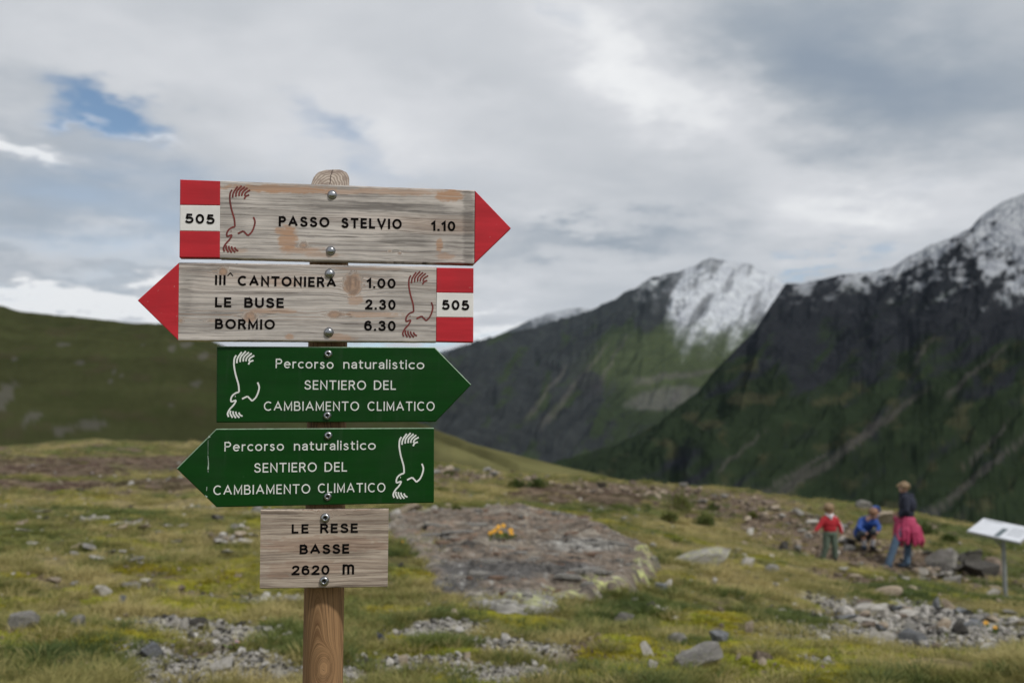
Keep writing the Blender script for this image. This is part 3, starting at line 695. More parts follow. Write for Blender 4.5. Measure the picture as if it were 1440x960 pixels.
def grain_patch(corners, nx, nz, knots, warms, darks, seed, rays=(), edge=.0011, thick=.02, rough=.0004, hf=1.0):
    """a plank face with a worn edge: corners are TL, TR, BR, BL in board coordinates"""
    TL, TR, BR, BL = [np.array(c) for c in corners]
    S, Tt = np.meshgrid(np.linspace(0, 1, nx), np.linspace(0, 1, nz)); S = S.ravel()[:, None]; Tt = Tt.ravel()[:, None]
    P = (TL * (1 - S) + TR * S) * (1 - Tt) + (BL * (1 - S) + BR * S) * Tt
    u, v = P[:, 0].copy(), P[:, 1].copy()
    ed = np.where(((Tt[:, 0] == 0) | (Tt[:, 0] == 1)), rough * fbm(u / .012, v * 0 + seed, 4, 11), 0)
    v2 = v + ed
    gu, gv = u.copy(), v.copy(); ringm = np.zeros_like(u); dark = np.zeros_like(u); warm = np.zeros_like(u)
    gv += .0035 * fbm(u / .12, v / .05, 3, seed)
    for (kx, kz, r, amp, st) in knots:           # grain flows round each knot
        du, dv = u - kx, v - kz; rr = np.sqrt((du / st) ** 2 + dv ** 2) * (1 + .42 * fbm(u / .009, v / .007, 3, seed + 31)); w = np.exp(-(rr / (r * 2.6)) ** 2)
        gv -= np.sign(dv + 1e-6) * amp * w * np.exp(-np.abs(dv) / (r * 1.6))
        k = np.exp(-(rr / r) ** 4); gv = gv * (1 - k) + (rr * .5 + seed) * k; gu = gu * (1 - k) + (np.arctan2(dv, du) * .004) * k
        ringm = np.maximum(ringm, np.exp(-(np.sqrt((du / (st * 3.2)) ** 2 + dv ** 2) / (r * 1.7)) ** 2)); warm = np.maximum(warm, .85 * np.exp(-(rr / (r * 1.0)) ** 2)); dark = np.maximum(dark, .55 * np.exp(-((rr - r * .95) / (r * .2)) ** 2))
    nn = fbm(u / .012, v / .006, 4, seed + 5)
    for (cx, cz, rx, rz, g_) in warms: warm = np.maximum(warm, g_ * sst(1.15 - np.sqrt(((u - cx) / rx) ** 2 + ((v - cz) / rz) ** 2) + .55 * nn, 0, .45))
    for (cx, cz, rx, rz, g_) in darks: dark = np.maximum(dark, .78 * g_ * sst(1.15 - np.sqrt(((u - cx) / rx) ** 2 + ((v - cz) / rz) ** 2) + .7 * fbm(u / .03, v / .004, 4, seed + 9), 0, .6))
    for (cz, rz, g_) in rays: ringm = np.maximum(ringm, g_ * np.exp(-((v - cz) / rz) ** 2) * (.5 + .5 * np.clip(fbm(u / .06, v / .02, 2, seed + 2) + .5, 0, 1)))
    V = np.stack([u, np.zeros_like(u), v2], 1); G3 = np.stack([gu, gv, np.full_like(u, seed)], 1); Wm = np.stack([warm, dark, ringm], 1)
    fr = gridfaces(nx, nz)[:, ::-1]
    loop = list(range(nx)) + [k * nx + nx - 1 for k in range(1, nz)] + [nz * nx - 1 - k for k in range(1, nx)] + [k * nx for k in range(nz - 2, 0, -1)]
    cen = np.array([u.mean(), v.mean()]); n0 = len(V); rings_ = []
    for dep in (edge, thick):
        L = V[loop].copy()
        sx = np.sign(L[:, 0] - cen[0]); 
        tcol = np.array([(1 if (i < nx or (nx + nz - 2 <= i < 2 * nx + nz - 2)) else 0) for i in range(len(loop))])
        topm = L[:, 2] > np.interp(L[:, 0], [BL[0], BR[0]], [(BL[1] + TL[1]) / 2, (BR[1] + TR[1]) / 2])
        L[:, 2] += np.where(tcol == 1, np.where(topm, edge, -edge), 0); L[:, 1] = dep
        rings_.append(L)
    allV = np.concatenate([V] + rings_); m_ = len(loop)
    extra = []
    prev = loop
    for r_ in range(2):
        cur = [n0 + r_ * m_ + i for i in range(m_)]
        for i in range(m_): extra.append((prev[i], prev[(i + 1) % m_], cur[(i + 1) % m_], cur[i]))
        prev = cur
    cap = [tuple(reversed(prev))]
    faces = [tuple(f) for f in fr] + extra + cap
    G4 = np.concatenate([G3, G3[loop], G3[loop]]); W4 = np.concatenate([Wm, Wm[loop] * [1, 1, 0], Wm[loop] * [1, 1, 0]])
    return allV, faces, G4, W4
def plate(poly, d0, d1, bev=.0008, rimmat=False):
    """a slab cut to an outline with a small routed edge; d0 is the depth of its face"""
    P = [np.array(p, float) for p in poly]; n = len(P)
    area = sum(P[i][0] * P[(i + 1) % n][1] - P[(i + 1) % n][0] * P[i][1] for i in range(n))
    if area < 0: P = P[::-1]
    inn = []
    for i in range(n):
        a, b_, c_ = P[i - 1], P[i], P[(i + 1) % n]; d1_ = (b_ - a) / np.linalg.norm(b_ - a); d2_ = (c_ - b_) / np.linalg.norm(c_ - b_)
        n1, n2 = np.array([-d1_[1], d1_[0]]), np.array([-d2_[1], d2_[0]]); mv = n1 + n2; mv /= np.linalg.norm(mv); inn.append(b_ + mv * bev / max(.3, mv @ n1))
    V = [(p[0], d0, p[1]) for p in inn] + [(p[0], d0 + bev, p[1]) for p in P] + [(p[0], d1, p[1]) for p in P]
    Fc = [tuple(range(n))]
    for i in range(n):
        j = (i + 1) % n; Fc += [(n + i, n + j, j, i), (2 * n + i, 2 * n + j, n + j, n + i)]
    Fc.append(tuple(range(3 * n - 1, 2 * n - 1, -1)))
    return V, Fc, n
def words(Bd, items, s, mat_, name='lettering', fat=1.36, tgt=.20):
    out = []; k = 0
    for (txt, xa, ya, xb, yb, h) in items:       # start, baseline; end, baseline; cap height, all as seen in the photograph
        V, Fc = [], []
        a = np.array(Bd.uv(xa, ya)); b_ = np.array(Bd.uv(xb, yb)); tp = np.array(Bd.uv((xa + xb) / 2, (ya + yb) / 2 - h)); md = (a + b_) / 2
        H = tp[1] - md[1]; sw = s * H; dirv = (b_ - a) / np.linalg.norm(b_ - a); L = np.linalg.norm(b_ - a)
        Hc = H - sw; bodyw = sum(GL[c][0] * Hc for c in txt); gaps = len(txt) - 1
        fx = min(fat, max(.7, (L - tgt * H * gaps - sw * len(txt)) / max(1e-9, bodyw))) if bodyw else 1.0
        ws = [GL[c][0] * Hc * fx + sw for c in txt]; gap = (L - sum(ws)) / gaps if gaps else 0
        up = np.array([-dirv[1], dirv[0]]); x = 0
        for c, w in zip(txt, ws):
            for st in GL[c][1]:
                pts = [a + dirv * (x + sw / 2 + p[0] * Hc * fx) + up * (sw / 2 + p[1] * Hc) for p in st]
                closed = (c in '0Oo') and np.linalg.norm(np.array(st[0]) - np.array(st[-1])) < 1e-6
                if c == '.': pts[0] = pts[0] - up * sw / 2; pts[1] = pts[1] + up * sw * .2
                elif not closed:
                    for e0, e1 in ((0, 1), (-1, -2)):
                        dd = pts[e0] - pts[e1]; pts[e0] = pts[e0] + dd / (np.linalg.norm(dd) + 1e-12) * sw * (.5 if len(st) == 2 or c in 'EILMNUVTLPRBmnurlihta1' else .1)
                ribbon(pts, sw, .00045 + .00003 * (k % 7), V, Fc, closed=closed); k += 1
            x += w + gap
        out.append(Bd.add(mesh(name, V, Fc, mat_, False), name))
    return out
# vulture drawn in a few engraved lines: coordinates in a 285 x 600 box
BIRD = [cat([(77, 37), (62, 62), (57, 102), (59, 142), (70, 202), (84, 252), (97, 297), (102, 342), (102, 367)]), cat([(102, 367), (77, 374), (52, 390), (35, 412), (29, 437), (34, 452), (57, 446), (76, 440)]),
        cat([(76, 440), (67, 462), (50, 487), (22, 517), (4, 547), (0, 567), (9, 590)]),
        cat([(82, 107), (90, 62), (127, 7)]), cat([(112, 97), (119, 52), (164, 0)]), cat([(140, 92), (147, 52), (192, 9)]), cat([(164, 90), (174, 57), (217, 19)]), cat([(190, 90), (202, 62), (240, 39)]), cat([(187, 119), (202, 94), (232, 82)]),
        cat([(27, 534), (24, 560), (44, 597)]), cat([(48, 538), (52, 567), (74, 600)]), cat([(72, 542), (80, 570), (106, 597)]), cat([(100, 550), (112, 572), (134, 584)]),
        cat([(130, 429), (150, 418), (179, 405)]), cat([(179, 405), (200, 426), (220, 447)]), cat([(220, 447), (252, 417), (274, 372), (284, 322), (270, 280)]), [(66, 405), (71, 405)]]
def bird(Bd, x0, y0, x1, y1, w, mat_):
    V, Fc = [], []
    for k, st in enumerate(BIRD):
        pts = [Bd.uv(x0 + p[0] / 285 * (x1 - x0), y0 + p[1] / 600 * (y1 - y0)) for p in st]
        ribbon(pts, w / F * 1.66, .00045 + .00003 * (k % 7), V, Fc)
    return Bd.add(mesh('bird_emblem', V, Fc, mat_, False), 'bird_emblem')
def bolt(Bd, px, py, rpx, socket=False):
    u, v = Bd.uv(px, py); r = rpx / F * 1.66; V, Fc = [], []; n = 28
    prof = [(1.18, 0.0), (1.18, .10), (1.0, .12), (1.0, .16), (.96, .34), (.84, .52), (.66, .66), (.42, .75)] if not socket else [(1.1, 0), (1.1, .10), (1.0, .14), (.97, .34), (.88, .50), (.72, .60), (.5, .64)]
    for (a_, d_) in prof:
        for i in range(n): t = 2 * math.pi * i / n; V.append((u + math.cos(t) * r * a_, -d_ * r - .0002, v + math.sin(t) * r * a_))
    k = len(prof)
    if socket:
        for (a_, d_) in ((.42, .60), (.38, .25)):
            for i in range(n): t = 2 * math.pi * i / n; V.append((u + math.cos(t) * r * a_, -d_ * r, v + math.sin(t) * r * a_))
        k += 2
    for j in range(k - 1):
        for i in range(n): Fc.append((j * n + i, j * n + (i + 1) % n, (j + 1) * n + (i + 1) % n, (j + 1) * n + i))
    Fc.append(tuple((k - 1) * n + i for i in range(n)))
    me = mesh('bolt', V, Fc, [m_steel, m_steeld])
    if socket:
        for p in me.polygons[-(n + 1):]: p.material_index = 1
    return Bd.add(me, 'bolt')
def wood_part(Bd, corners_px, nx, nz, mat_, name, **kw):
    cs = [Bd.uv(*c) for c in corners_px]
    V, Fc, g_, w_ = grain_patch(cs, nx, nz, **kw)
    me = mesh(name, V, Fc, mat_); me.set_sharp_from_angle(angle=R(50)); vcol(me, 'grain', g_); vcol(me, 'wear', w_)
    return me
def lpx(Bd, lst, n=2):
    """ellipses given as seen (centre, radii) to board coordinates"""
    out = []
    for it in lst:
        c = Bd.uv(it[0], it[1]); k = 1.66 / F; out.append((c[0], c[1], it[2] * k, it[3] * k, *it[4:]))
    return out
def painted(Bd, pts, name, mat_, d0=-.0008, d1=.0195, label=None, bev=.0009):
    V, Fc, n = plate([Bd.uv(*p) for p in pts], d0, d1, bev)
    o = Bd.add(mesh(name, V, Fc, mat_, False), name)
    if label: o['label'] = label
    return o

# board 1: PASSO STELVIO
B1 = Board('b', 8.5, .021, (466, 313)); B1.root('', post)
me = wood_part(B1, [(309.7, 255), (667.6, 268.4), (666.8, 370.4), (309.2, 362)], 240, 70, m_wood, 'direction_board', seed=1.7, thick=.021,
    knots=[(*B1.uv(427, 345), .004, .004, 1.4), (*B1.uv(548, 353), .0016, .003, 1.4), (*B1.uv(562, 356), .0014, .003, 1.4)],
    warms=lpx(B1, [(400, 266, 90, 6, .95), (350, 264, 30, 3, .5), (470, 269, 60, 4, .6), (560, 270, 70, 5, .6), (632, 275, 22, 9, .95), (405, 336, 13, 22, .9), (394, 324, 9, 6, .8), (425, 352, 32, 5, .7), (618, 345, 5, 12, .85), (626, 360, 14, 5, .6), (450, 358, 30, 4, .5), (330, 352, 20, 3, .4)]),
    darks=lpx(B1, [(500, 290, 90, 9, .8), (590, 292, 50, 10, .8), (430, 285, 50, 7, .5), (570, 338, 40, 10, .6), (659, 320, 9.5, 90, .9), (659, 290, 9.5, 40, .9), (659, 350, 9.5, 40, .9), (330, 300, 18, 30, .3), (640, 346, 20, 8, .5), (520, 275, 30, 4, .5), (400, 300, 60, 5, .35), (340, 270, 30, 6, .4)]))
o = B1.add(me, 'direction_board', False); o['label'] = 'grey weathered right-pointing board lettered PASSO STELVIO 1.10, red tip'
painted(B1, [(667.9, 268.2), (718.5, 321), (667.1, 370.6)], 'arrow_tip', m_red)
painted(B1, [(253.3, 252.6), (309.5, 254.8), (309.4, 288.7), (253.0, 288)], 'painted_band', m_red)
painted(B1, [(253.0, 288.3), (309.4, 289.0), (309.2, 325.4), (252.7, 324.6)], 'painted_band', m_white, d0=-.0005)
painted(B1, [(252.7, 324.9), (309.2, 325.7), (309.0, 362.2), (252.3, 361.8)], 'painted_band', m_red)
words(B1, [('505', 260.2, 313.9, 301.9, 315.4, 13.6)], .215, m_black, 'route_number')
for c_ in B1.obj.children:
    if c_.name.startswith('route_number'): c_.location.y = -.0008
words(B1, [('PASSO', 391.9, 318.3, 463.3, 319.8, 14.4), ('STELVIO', 480, 320.6, 565, 322.4, 14.4), ('1.10', 606.5, 324.6, 640.3, 325.2, 14)], .21, m_black)
bird(B1, 314.4, 261.3, 358.8, 355.4, 2.3, m_bird)
bolt(B1, 467.3, 274, 5.6); bolt(B1, 465.3, 352.5, 5.6)

# board 2: CANTONIERA / LE BUSE / BORMIO
B2 = Board('b', 7, .021, (463.5, 425)); B2.root('', post)
me = wood_part(B2, [(251.8, 369.8), (613.7, 376), (613, 479.9), (250.7, 477.9)], 240, 70, m_wood, 'direction_board', seed=4.3, thick=.021,
    knots=[(*B2.uv(496, 400), .0125, .010, .85), (*B2.uv(352, 444), .005, .008, 1.6), (*B2.uv(471, 442.5), .0042, .007, 2.2), (*B2.uv(253.5, 451), .003, .006, 1.3), (*B2.uv(314, 382), .006, .005, 1.0), (*B2.uv(300, 451), .001, .010, 8)],
    warms=lpx(B2, [(496, 400, 12, 18, .75), (500, 422, 12, 7, .6), (314, 382, 6, 6, .8), (400, 397, 30, 6, .35), (380, 437, 40, 4, .6), (520, 442, 45, 4, .6), (480, 474, 20, 5, .6), (407, 473, 6, 4, .7), (520, 378, 50, 2, .5), (352, 446, 9, 9, .7), (470, 442, 10, 5, .7)]),
    darks=lpx(B2, [(492, 398, 3, 13, .9), (500, 396, 2.5, 11, .8), (497, 412, 6, 3, .7), (268, 385, 25, 10, .6), (290, 376, 30, 4, .6), (262, 410, 10, 30, .4), (380, 378, 50, 4, .4), (330, 405, 30, 4, .3), (540, 388, 14, 3, .4), (560, 462, 30, 4, .3)]),
    rays=[(B2.uv(430, 444)[1], .012, 1.0)])
o = B2.add(me, 'direction_board', False); o['label'] = 'grey weathered left-pointing board lettered CANTONIERA, LE BUSE, BORMIO with walking times'
painted(B2, [(251.5, 369.5), (193.5, 422.4), (250.4, 478.2)], 'arrow_tip', m_red)
painted(B2, [(613.9, 376.3), (665.9, 377.2), (665.8, 411.8), (613.8, 411)], 'painted_band', m_red)
painted(B2, [(613.8, 411.3), (665.8, 412.1), (665.7, 446.4), (613.4, 445.8)], 'painted_band', m_white, d0=-.0005)
painted(B2, [(613.4, 446.1), (665.7, 446.7), (665.5, 480.9), (613.1, 480)], 'painted_band', m_red)
for w_ in words(B2, [('505', 621.3, 435.4, 659.8, 436.2, 13.8)], .215, m_black, 'route_number'): w_.location.y = -.0008
words(B2, [('III', 302.3, 400.6, 317.2, 400.8, 14), ('CANTONIERA', 334.2, 401.8, 472.7, 404, 14.2), ('1.00', 515.8, 405, 556.3, 405.6, 14)], .21, m_black)
words(B2, [('LE', 302.3, 431.9, 325.4, 432.2, 14.1), ('BUSE', 343.5, 432.4, 399.2, 433, 14.1), ('2.30', 513.5, 435, 556.3, 435.5, 14.2)], .21, m_black)
words(B2, [('BORMIO', 302.3, 462.4, 386.6, 463.2, 14.2), ('6.30', 512, 464.8, 556.3, 465.3, 14.2)], .21, m_black)
V, Fc = [], []; ribbon([B2.uv(320, 387.9), B2.uv(323.9, 383.7), B2.uv(327.7, 387.9)], 1.3 / F * 1.66, .0005, V, Fc); B2.add(mesh('accent_mark', V, Fc, m_black, False), 'accent_mark')
bird(B2, 566.5, 381.5, 608.8, 474.6, 2.2, m_bird)
bolt(B2, 463.8, 384.5, 5.8); bolt(B2, 462.4, 467, 5.8)

def green_board(Bd, poly, label):
    pts = [Bd.uv(*p) for p in poly]; V, Fc, n = plate(pts, 0, .015, .0014)
    me = mesh('direction_board', V, Fc, [m_green, m_edge], False)
    # light catching the upward routed arrises is painted in as paler green
    o = Bd.add(me, 'direction_board', False); o['label'] = label
    for p in me.polygons:
        if 0 < p.index < len(Fc) - 1 and p.index % 2 == 1 and p.normal.z > .25: p.material_index = 1
    return o
B3 = Board('b', 5.5, .015, (461, 541)); B3.root('', post)
green_board(B3, [(304.8, 486.6), (611.6, 488.2), (662.9, 540.6), (612.5, 592.9), (304.0, 593.9)], 'dark green right-pointing board lettered SENTIERO DEL CAMBIAMENTO CLIMATICO')
words(B3, [('Percorso', 387.6, 517.4, 469, 518.4, 13.2), ('naturalistico', 482.8, 518.2, 596.6, 518.9, 13.0)], .125, m_ltr)
words(B3, [('SENTIERO', 428, 547.5, 514.6, 548, 13.0), ('DEL', 525.8, 547.8, 556.7, 547.8, 13)], .13, m_ltr)
words(B3, [('CAMBIAMENTO', 371, 577.3, 504.9, 577.3, 13), ('CLIMATICO', 516.8, 577.4, 611.2, 577.4, 13)], .125, m_ltr)
bird(B3, 320.2, 493.7, 364.7, 587.5, 2.2, m_ltr)
bolt(B3, 461.7, 497.5, 5.2, True); bolt(B3, 460.3, 584.3, 5.2, True)

B4 = Board('b', 7, .015, (461.5, 655)); B4.root('', post)
green_board(B4, [(304.0, 602.6), (609.4, 601.2), (610.4, 602.2), (610.3, 705.6), (609.4, 706.6), (304.4, 712.8), (248.0, 658.4)], 'dark green left-pointing board, scuffed near its point, lettered SENTIERO DEL CAMBIAMENTO CLIMATICO')
words(B4, [('Percorso', 315.6, 634.4, 399.2, 633.2, 13.4), ('naturalistico', 413.4, 633.1, 528.3, 632, 13.2)], .125, m_ltr)
words(B4, [('SENTIERO', 357.3, 664.1, 445.4, 662.9, 13.2), ('DEL', 456.4, 662.9, 488, 662.6, 13.2)], .13, m_ltr)
words(B4, [('CAMBIAMENTO', 300, 695.6, 436.3, 693.4, 13.4), ('CLIMATICO', 447, 692.7, 541.9, 691.5, 13.2)], .125, m_ltr)
bird(B4, 553, 608.4, 595.5, 701, 2.2, m_ltr)
bolt(B4, 461.7, 612.2, 5.2, True); bolt(B4, 460.9, 698, 5.0, True)
V, Fc = [], []
for k, (pts, w0, w1) in enumerate([([(292.2, 616), (295, 613)], .5, 3.2), ([(292.4, 640), (293.3, 652), (292.6, 660)], .4, 2.0), ([(292.6, 661), (292.9, 664)], .9, .5), ([(291, 684), (290.6, 690)], 1.0, .6), ([(288.5, 696), (291.5, 698.4)], .6, 1.8), ([(292.7, 618), (292.6, 639)], .3, .3)]):
    V, Fc = [], []; ribbon([B4.uv(*p) for p in pts], w0 / F * 1.66, .0004 + .00003 * k, V, Fc, w1 / F * 1.66); B4.add(mesh('scratch', V, Fc, m_scuff, False), 'scratch')


B5 = Board('b', 6, .019, (457, 771)); B5.root('', post)
me = wood_part(B5, [(366.6, 717.4), (546.4, 716.4), (544.9, 824), (365.2, 826.3)], 130, 80, m_wood5, 'name_board', seed=8.1, thick=.019, rough=.0007,
    knots=[(*B5.uv(470, 706), .012, .014, 1.8), (*B5.uv(430, 768), .001, .004, 10)],
    warms=lpx(B5, [(455, 765, 95, 12, .45), (430, 798, 60, 10, .35), (390, 808, 20, 6, .4), (520, 768, 30, 5, .5)]),
    darks=lpx(B5, [(400, 722, 30, 4, .5), (520, 767, 22, 4, .5), (380, 757, 20, 3, .4), (455, 822, 60, 3, .4)]),
    rays=[(B5.uv(455, 735)[1], .02, .55), (B5.uv(455, 800)[1], .02, .3)])
o = B5.add(me, 'name_board', False); o['label'] = 'brownish rectangular board lettered LE RESE BASSE 2620 m'
words(B5, [('LE', 410.2, 749.7, 433.9, 749.4, 13.2), ('RESE', 450.3, 749.2, 503.2, 748.6, 13.4)], .215, m_black)
words(B5, [('BASSE', 421.4, 778.8, 491.2, 777.7, 13.6)], .215, m_black)
words(B5, [('2620', 410, 808.2, 463.2, 807.5, 13.6), ('m', 481.7, 807.2, 501.8, 806.9, 14.4)], .215, m_black)
bolt(B5, 457.5, 727.8, 6, True); bolt(B5, 456, 816.4, 6, True)
#PART3
# ------------------------------------------------------------------ rocks
def rock_mesh(seed, flat=.5, ang=9, sub=3, rough=.16, smooth=False):
    rs = np.random.RandomState(seed); bm = bmesh.new(); bmesh.ops.create_icosphere(bm, subdivisions=sub, radius=1.0)
    V = np.array([v.co[:] for v in bm.verts])
    for _ in range(ang):                        # broken faces
        n = rs.normal(size=3); n[2] *= .8; n /= np.linalg.norm(n); d = rs.uniform(.30, .62); s_ = V @ n; over = s_ > d
        V[over] -= n * ((s_[over] - d) * .99)[:, None]
    V *= (1 + rough * .5 * fbm(V[:, 0] * 1.7 + V[:, 2] + seed, V[:, 1] * 1.7 - V[:, 2], 4, seed % 40))[:, None]
    V[:, 2] *= np.where(V[:, 2] > .45, .8, 1)
    V[:, 2] = V[:, 2] * flat
    V /= np.abs(V[:, :2]).max()
    V[:, 2] -= (V[:, 2].max() + V[:, 2].min()) / 2; V[:, 2] *= flat / np.abs(V[:, 2]).max()
    V[:, 0] /= np.abs(V[:, 0]).max(); V[:, 1] /= np.abs(V[:, 1]).max()
    for v, c in zip(bm.verts, V): v.co = c
    me = bpy.data.meshes.new('rock'); bm.to_mesh(me); bm.free()
    me.polygons.foreach_set('use_smooth', [True] * len(me.polygons)); me.set_sharp_from_angle(angle=R(14)); return me
def rock_mat(name, c1, c2, lichen=None, lam=.5, amt=.3):
    m_, T, b = mat(name); co = T.n('ShaderNodeTexCoord').outputs['Object']; rn = T.n('ShaderNodeObjectInfo').outputs['Random']
    co = T.comb(*T.sep(T.vscale(co, 1, 1, 1))[:2], T.m('ADD', T.sep(co)[2], T.m('MULTIPLY', rn, 20)))
    n1 = T.noise(co, 1.6, 6, .65); n2 = T.noise(co, 9, 5, .65); n3 = T.noise(T.vscale(co, 1, 1, 5), 3.0, 5, .6)
    c = T.mix(T.ss(n1, .35, .65), c1, c2); c = T.mix(T.m('MULTIPLY', T.ss(n2, .5, .68), .6), c, tuple(v * .45 for v in c1))
    c = T.mix(T.m('MULTIPLY', T.ss(n3, .52, .64), lam), c, tuple(v * .6 for v in c2))
    if lichen: c = T.mix(T.m('MULTIPLY', T.ss(T.noise(co, 5, 5, .7), .52, .60), amt), c, lichen)
    c = T.mix(1.0, c, T.mix(rn, (.78, .76, .74), (1.15, 1.13, 1.12)), 'MULTIPLY')
    T.l(c, b.inputs['Base Color']); b.inputs['Roughness'].default_value = .88; b.inputs['Specular IOR Level'].default_value = .3
    bump(T, b, T.m('ADD', n2, n3), .7, .05); return m_
RM = {'grey': rock_mat('grey_schist', (.20, .195, .185), (.34, .33, .31), (.30, .31, .20)), 'pale': rock_mat('pale_gneiss', (.44, .42, .38), (.64, .62, .58), (.42, .40, .28), .3),
      'brown': rock_mat('brown_schist', (.15, .115, .09), (.30, .24, .19), (.26, .24, .16)), 'blue': rock_mat('blue_grey_slate', (.15, .165, .185), (.28, .295, .31)),
      'dark': rock_mat('dark_boulder_rock', (.045, .042, .04), (.10, .094, .086), (.2, .2, .16), .4, .3), 'tan': rock_mat('tan_rock', (.36, .29, .21), (.5, .43, .34)),
      'lichen': rock_mat('lichened_rock', (.25, .24, .21), (.42, .41, .37), (.42, .44, .16), .4, .7), 'dark_blue': rock_mat('dark_blue_stone', (.04, .05, .07), (.09, .10, .13))}
def rock(px, py, w, h, kind, label, seed, flat=None, name='rock', rot=None, cat='rock', sink=.3, ratio=.75, ang=13, lift=0.0):
    ang = 8; h = h * .82
    """px, py: middle of its foot; w, h: how wide and tall it shows"""
    p, d = G(px, py); k = d / F; W_ = w * k / 2; Hh = h * k
    me = rock_mesh(seed, 1.0, ang, 4); me.materials.append(RM[kind])
    zs = np.array([v.co.z for v in me.vertices]); o = link(me, name)
    gr = max(0, .03 - .0006 * d) + .01; sz = (Hh + gr) / (2 * (1 - sink)); o.scale = (W_ * 1.06, W_ * ratio, sz); o.location = (p[0], p[1] + W_ * ratio * .5, p[2] + sz * (1 - 2 * sink) + lift * k)
    o.rotation_euler = (rnd.uniform(-.12, .12), rnd.uniform(-.12, .12), rnd.uniform(0, .6) if rot is None else rot)
    return tag(o, label, cat)
rock(980, 943, 78, 26, 'grey', 'large flat-topped grey rock lying in bright moss at the lower right of centre', 3, rot=.1, ratio=.8)
rock(911, 924, 17, 15, 'pale', 'small cream stone on the moss left of the large flat-topped grey rock', 4)
rock(920, 943, 15, 6, 'pale', 'thin white stone in the moss at the left foot of the large flat-topped grey rock', 5)
rock(137, 839, 31, 10, 'pale', 'pale flat wedge-shaped stone lying on turf in the left half of the meadow', 6, rot=.1)
rock(28, 886, 38, 18, 'grey', 'rounded grey boulder half sunk in the grass at the left edge', 7, ang=4)
rock(110, 884, 22, 11, 'grey', 'rounded pale grey stone in the grass right of the half sunk boulder', 8, ang=5)
rock(87, 873, 15, 7, 'pale', 'small white flat stone between the half sunk boulder and the rounded pale grey stone', 9)
rock(172, 853, 11, 10, 'blue', 'small blue grey pointed stone in the grass right of the pale wedge-shaped stone', 10)
rock(186, 829, 36, 6, 'grey', 'low flat grey stone lying behind the small blue grey pointed stone', 12)
rock(537, 907, 16, 14, 'dark_blue', 'dark blue grey angular stone on moss just right of the post', 13)
rock(260, 887, 13, 11, 'pale', 'bright cream rounded stone at the upper edge of the gravel left of the post', 14, ang=4)
rock(248, 880, 10, 8, 'pale', 'small white stone beside the bright cream rounded stone', 15, ang=4)
rock(278, 885, 26, 9, 'dark', 'dark brown hollow-looking stone right of the bright cream rounded stone', 16)
rock(568, 939, 15, 8, 'tan', 'tan rounded stone in the moss right of the post near the bottom', 17, ang=4)
rock(576, 721, 46, 11, 'tan', 'long cream coloured rock behind the right end of the lower green board', 18, ratio=.4)
rock(686, 716, 10, 6, 'pale', 'single small white stone on the turf behind the red brown bedrock', 19)
rock(921, 802, 19, 19, 'lichen', 'rounded pale stone at the right tip of the bedrock outcrop', 20, ang=5)
rock(931, 834, 19, 10, 'blue', 'blue white angular stone in the grass right of the lichened bedrock edge', 21)
rock(940, 827, 16, 9, 'pale', 'cream angular stone behind the blue white angular stone', 22)
rock(1000, 797, 120, 24, 'lichen', 'long low pale lichened rock right of the bedrock outcrop', 23, ratio=.35)
rock(1052, 799, 34, 12, 'pale', 'pale low rock at the right end of the long lichened rock', 24, ratio=.5)
rock(1086, 804, 26, 7, 'grey', 'flat grey rock farthest right of the long lichened rock', 25, ratio=.5)
rock(1330, 806, 50, 17, 'dark', 'block painted dark as shade under the left pale boulder of the cluster behind the adult', 26, ratio=.8, rot=.1)  # dark rock colour stands for the shaded hollow beneath the boulders
rock(1378, 810, 60, 20, 'dark', 'overhung block painted dark as shade in the middle of the boulder cluster', 29, ratio=.6, rot=0)  # same hollow, its shade put into the block's colour
rock(1337, 806, 46, 20, 'grey', 'pale flat-topped boulder lying on top at the left of the boulder cluster', 226, ratio=.8, lift=13, rot=.05)
rock(1369, 807, 40, 18, 'grey', 'rounded grey boulder lying on top in the middle of the boulder cluster', 227, ratio=.8, lift=13, rot=0)
rock(1399, 806, 34, 22, 'brown', 'smaller boulder at the right end of the cluster beside the panel post', 28)
rock(1346, 820, 30, 9, 'grey', 'grey slab fallen in front of the dark blocks of the cluster', 228, ratio=.6)
rock(1312, 799, 28, 14, 'brown', 'low brown rock between the adult and the boulder cluster', 30)
rock(1297, 809, 20, 9, 'pale', 'flat whitish stone on the ground right of the adult', 31)
rock(1252, 738, 44, 20, 'tan', 'large pale tan boulder behind the crouching child and the adult', 32, ang=6)
rock(1213, 714, 26, 10, 'grey', 'flat grey boulder on the crest above the crouching child', 33)
rock(1140, 757, 12, 7, 'pale', 'small whitish stone left of the child in red', 34)
rock(1123, 770, 11, 9, 'tan', 'small tan stone left of the feet of the child in red', 35)
rock(1124, 777, 14, 8, 'grey', 'small grey stone just below the small tan stone', 36)
rock(1102, 772, 18, 10, 'dark', 'dark low rock farthest left beside the small tan stone', 37)
rock(1187, 763, 14, 8, 'pale', 'pale flat stone right of the legs of the child in red', 38)
rock(1194, 773, 18, 7, 'grey', 'grey flat stone between the child in red and the crouching child', 39)
rock(1200, 768, 22, 10, 'dark', 'dark flat rock under the crouching child', 40)
rock(1317, 857, 18, 15, 'blue', 'pale blue grey rounded stone standing below the boulder cluster', 41, ang=6)
rock(1338, 862, 26, 18, 'tan', 'tan pointed stone right of the pale blue grey rounded stone', 42)
rock(1403, 841, 28, 9, 'pale', 'flat pale stone at the foot of the panel post', 43, ratio=.6)
rock(1246, 836, 46, 9, 'tan', 'long tan rock in the grass above the scree at the right', 44, ratio=.4)
rock(1217, 860, 28, 9, 'grey', 'tilted flat grey rock at the upper left of the scree', 45, ratio=.5)
rock(1241, 868, 32, 15, 'pale', 'pale flaky rock at the left end of the scree', 46, ratio=.6)
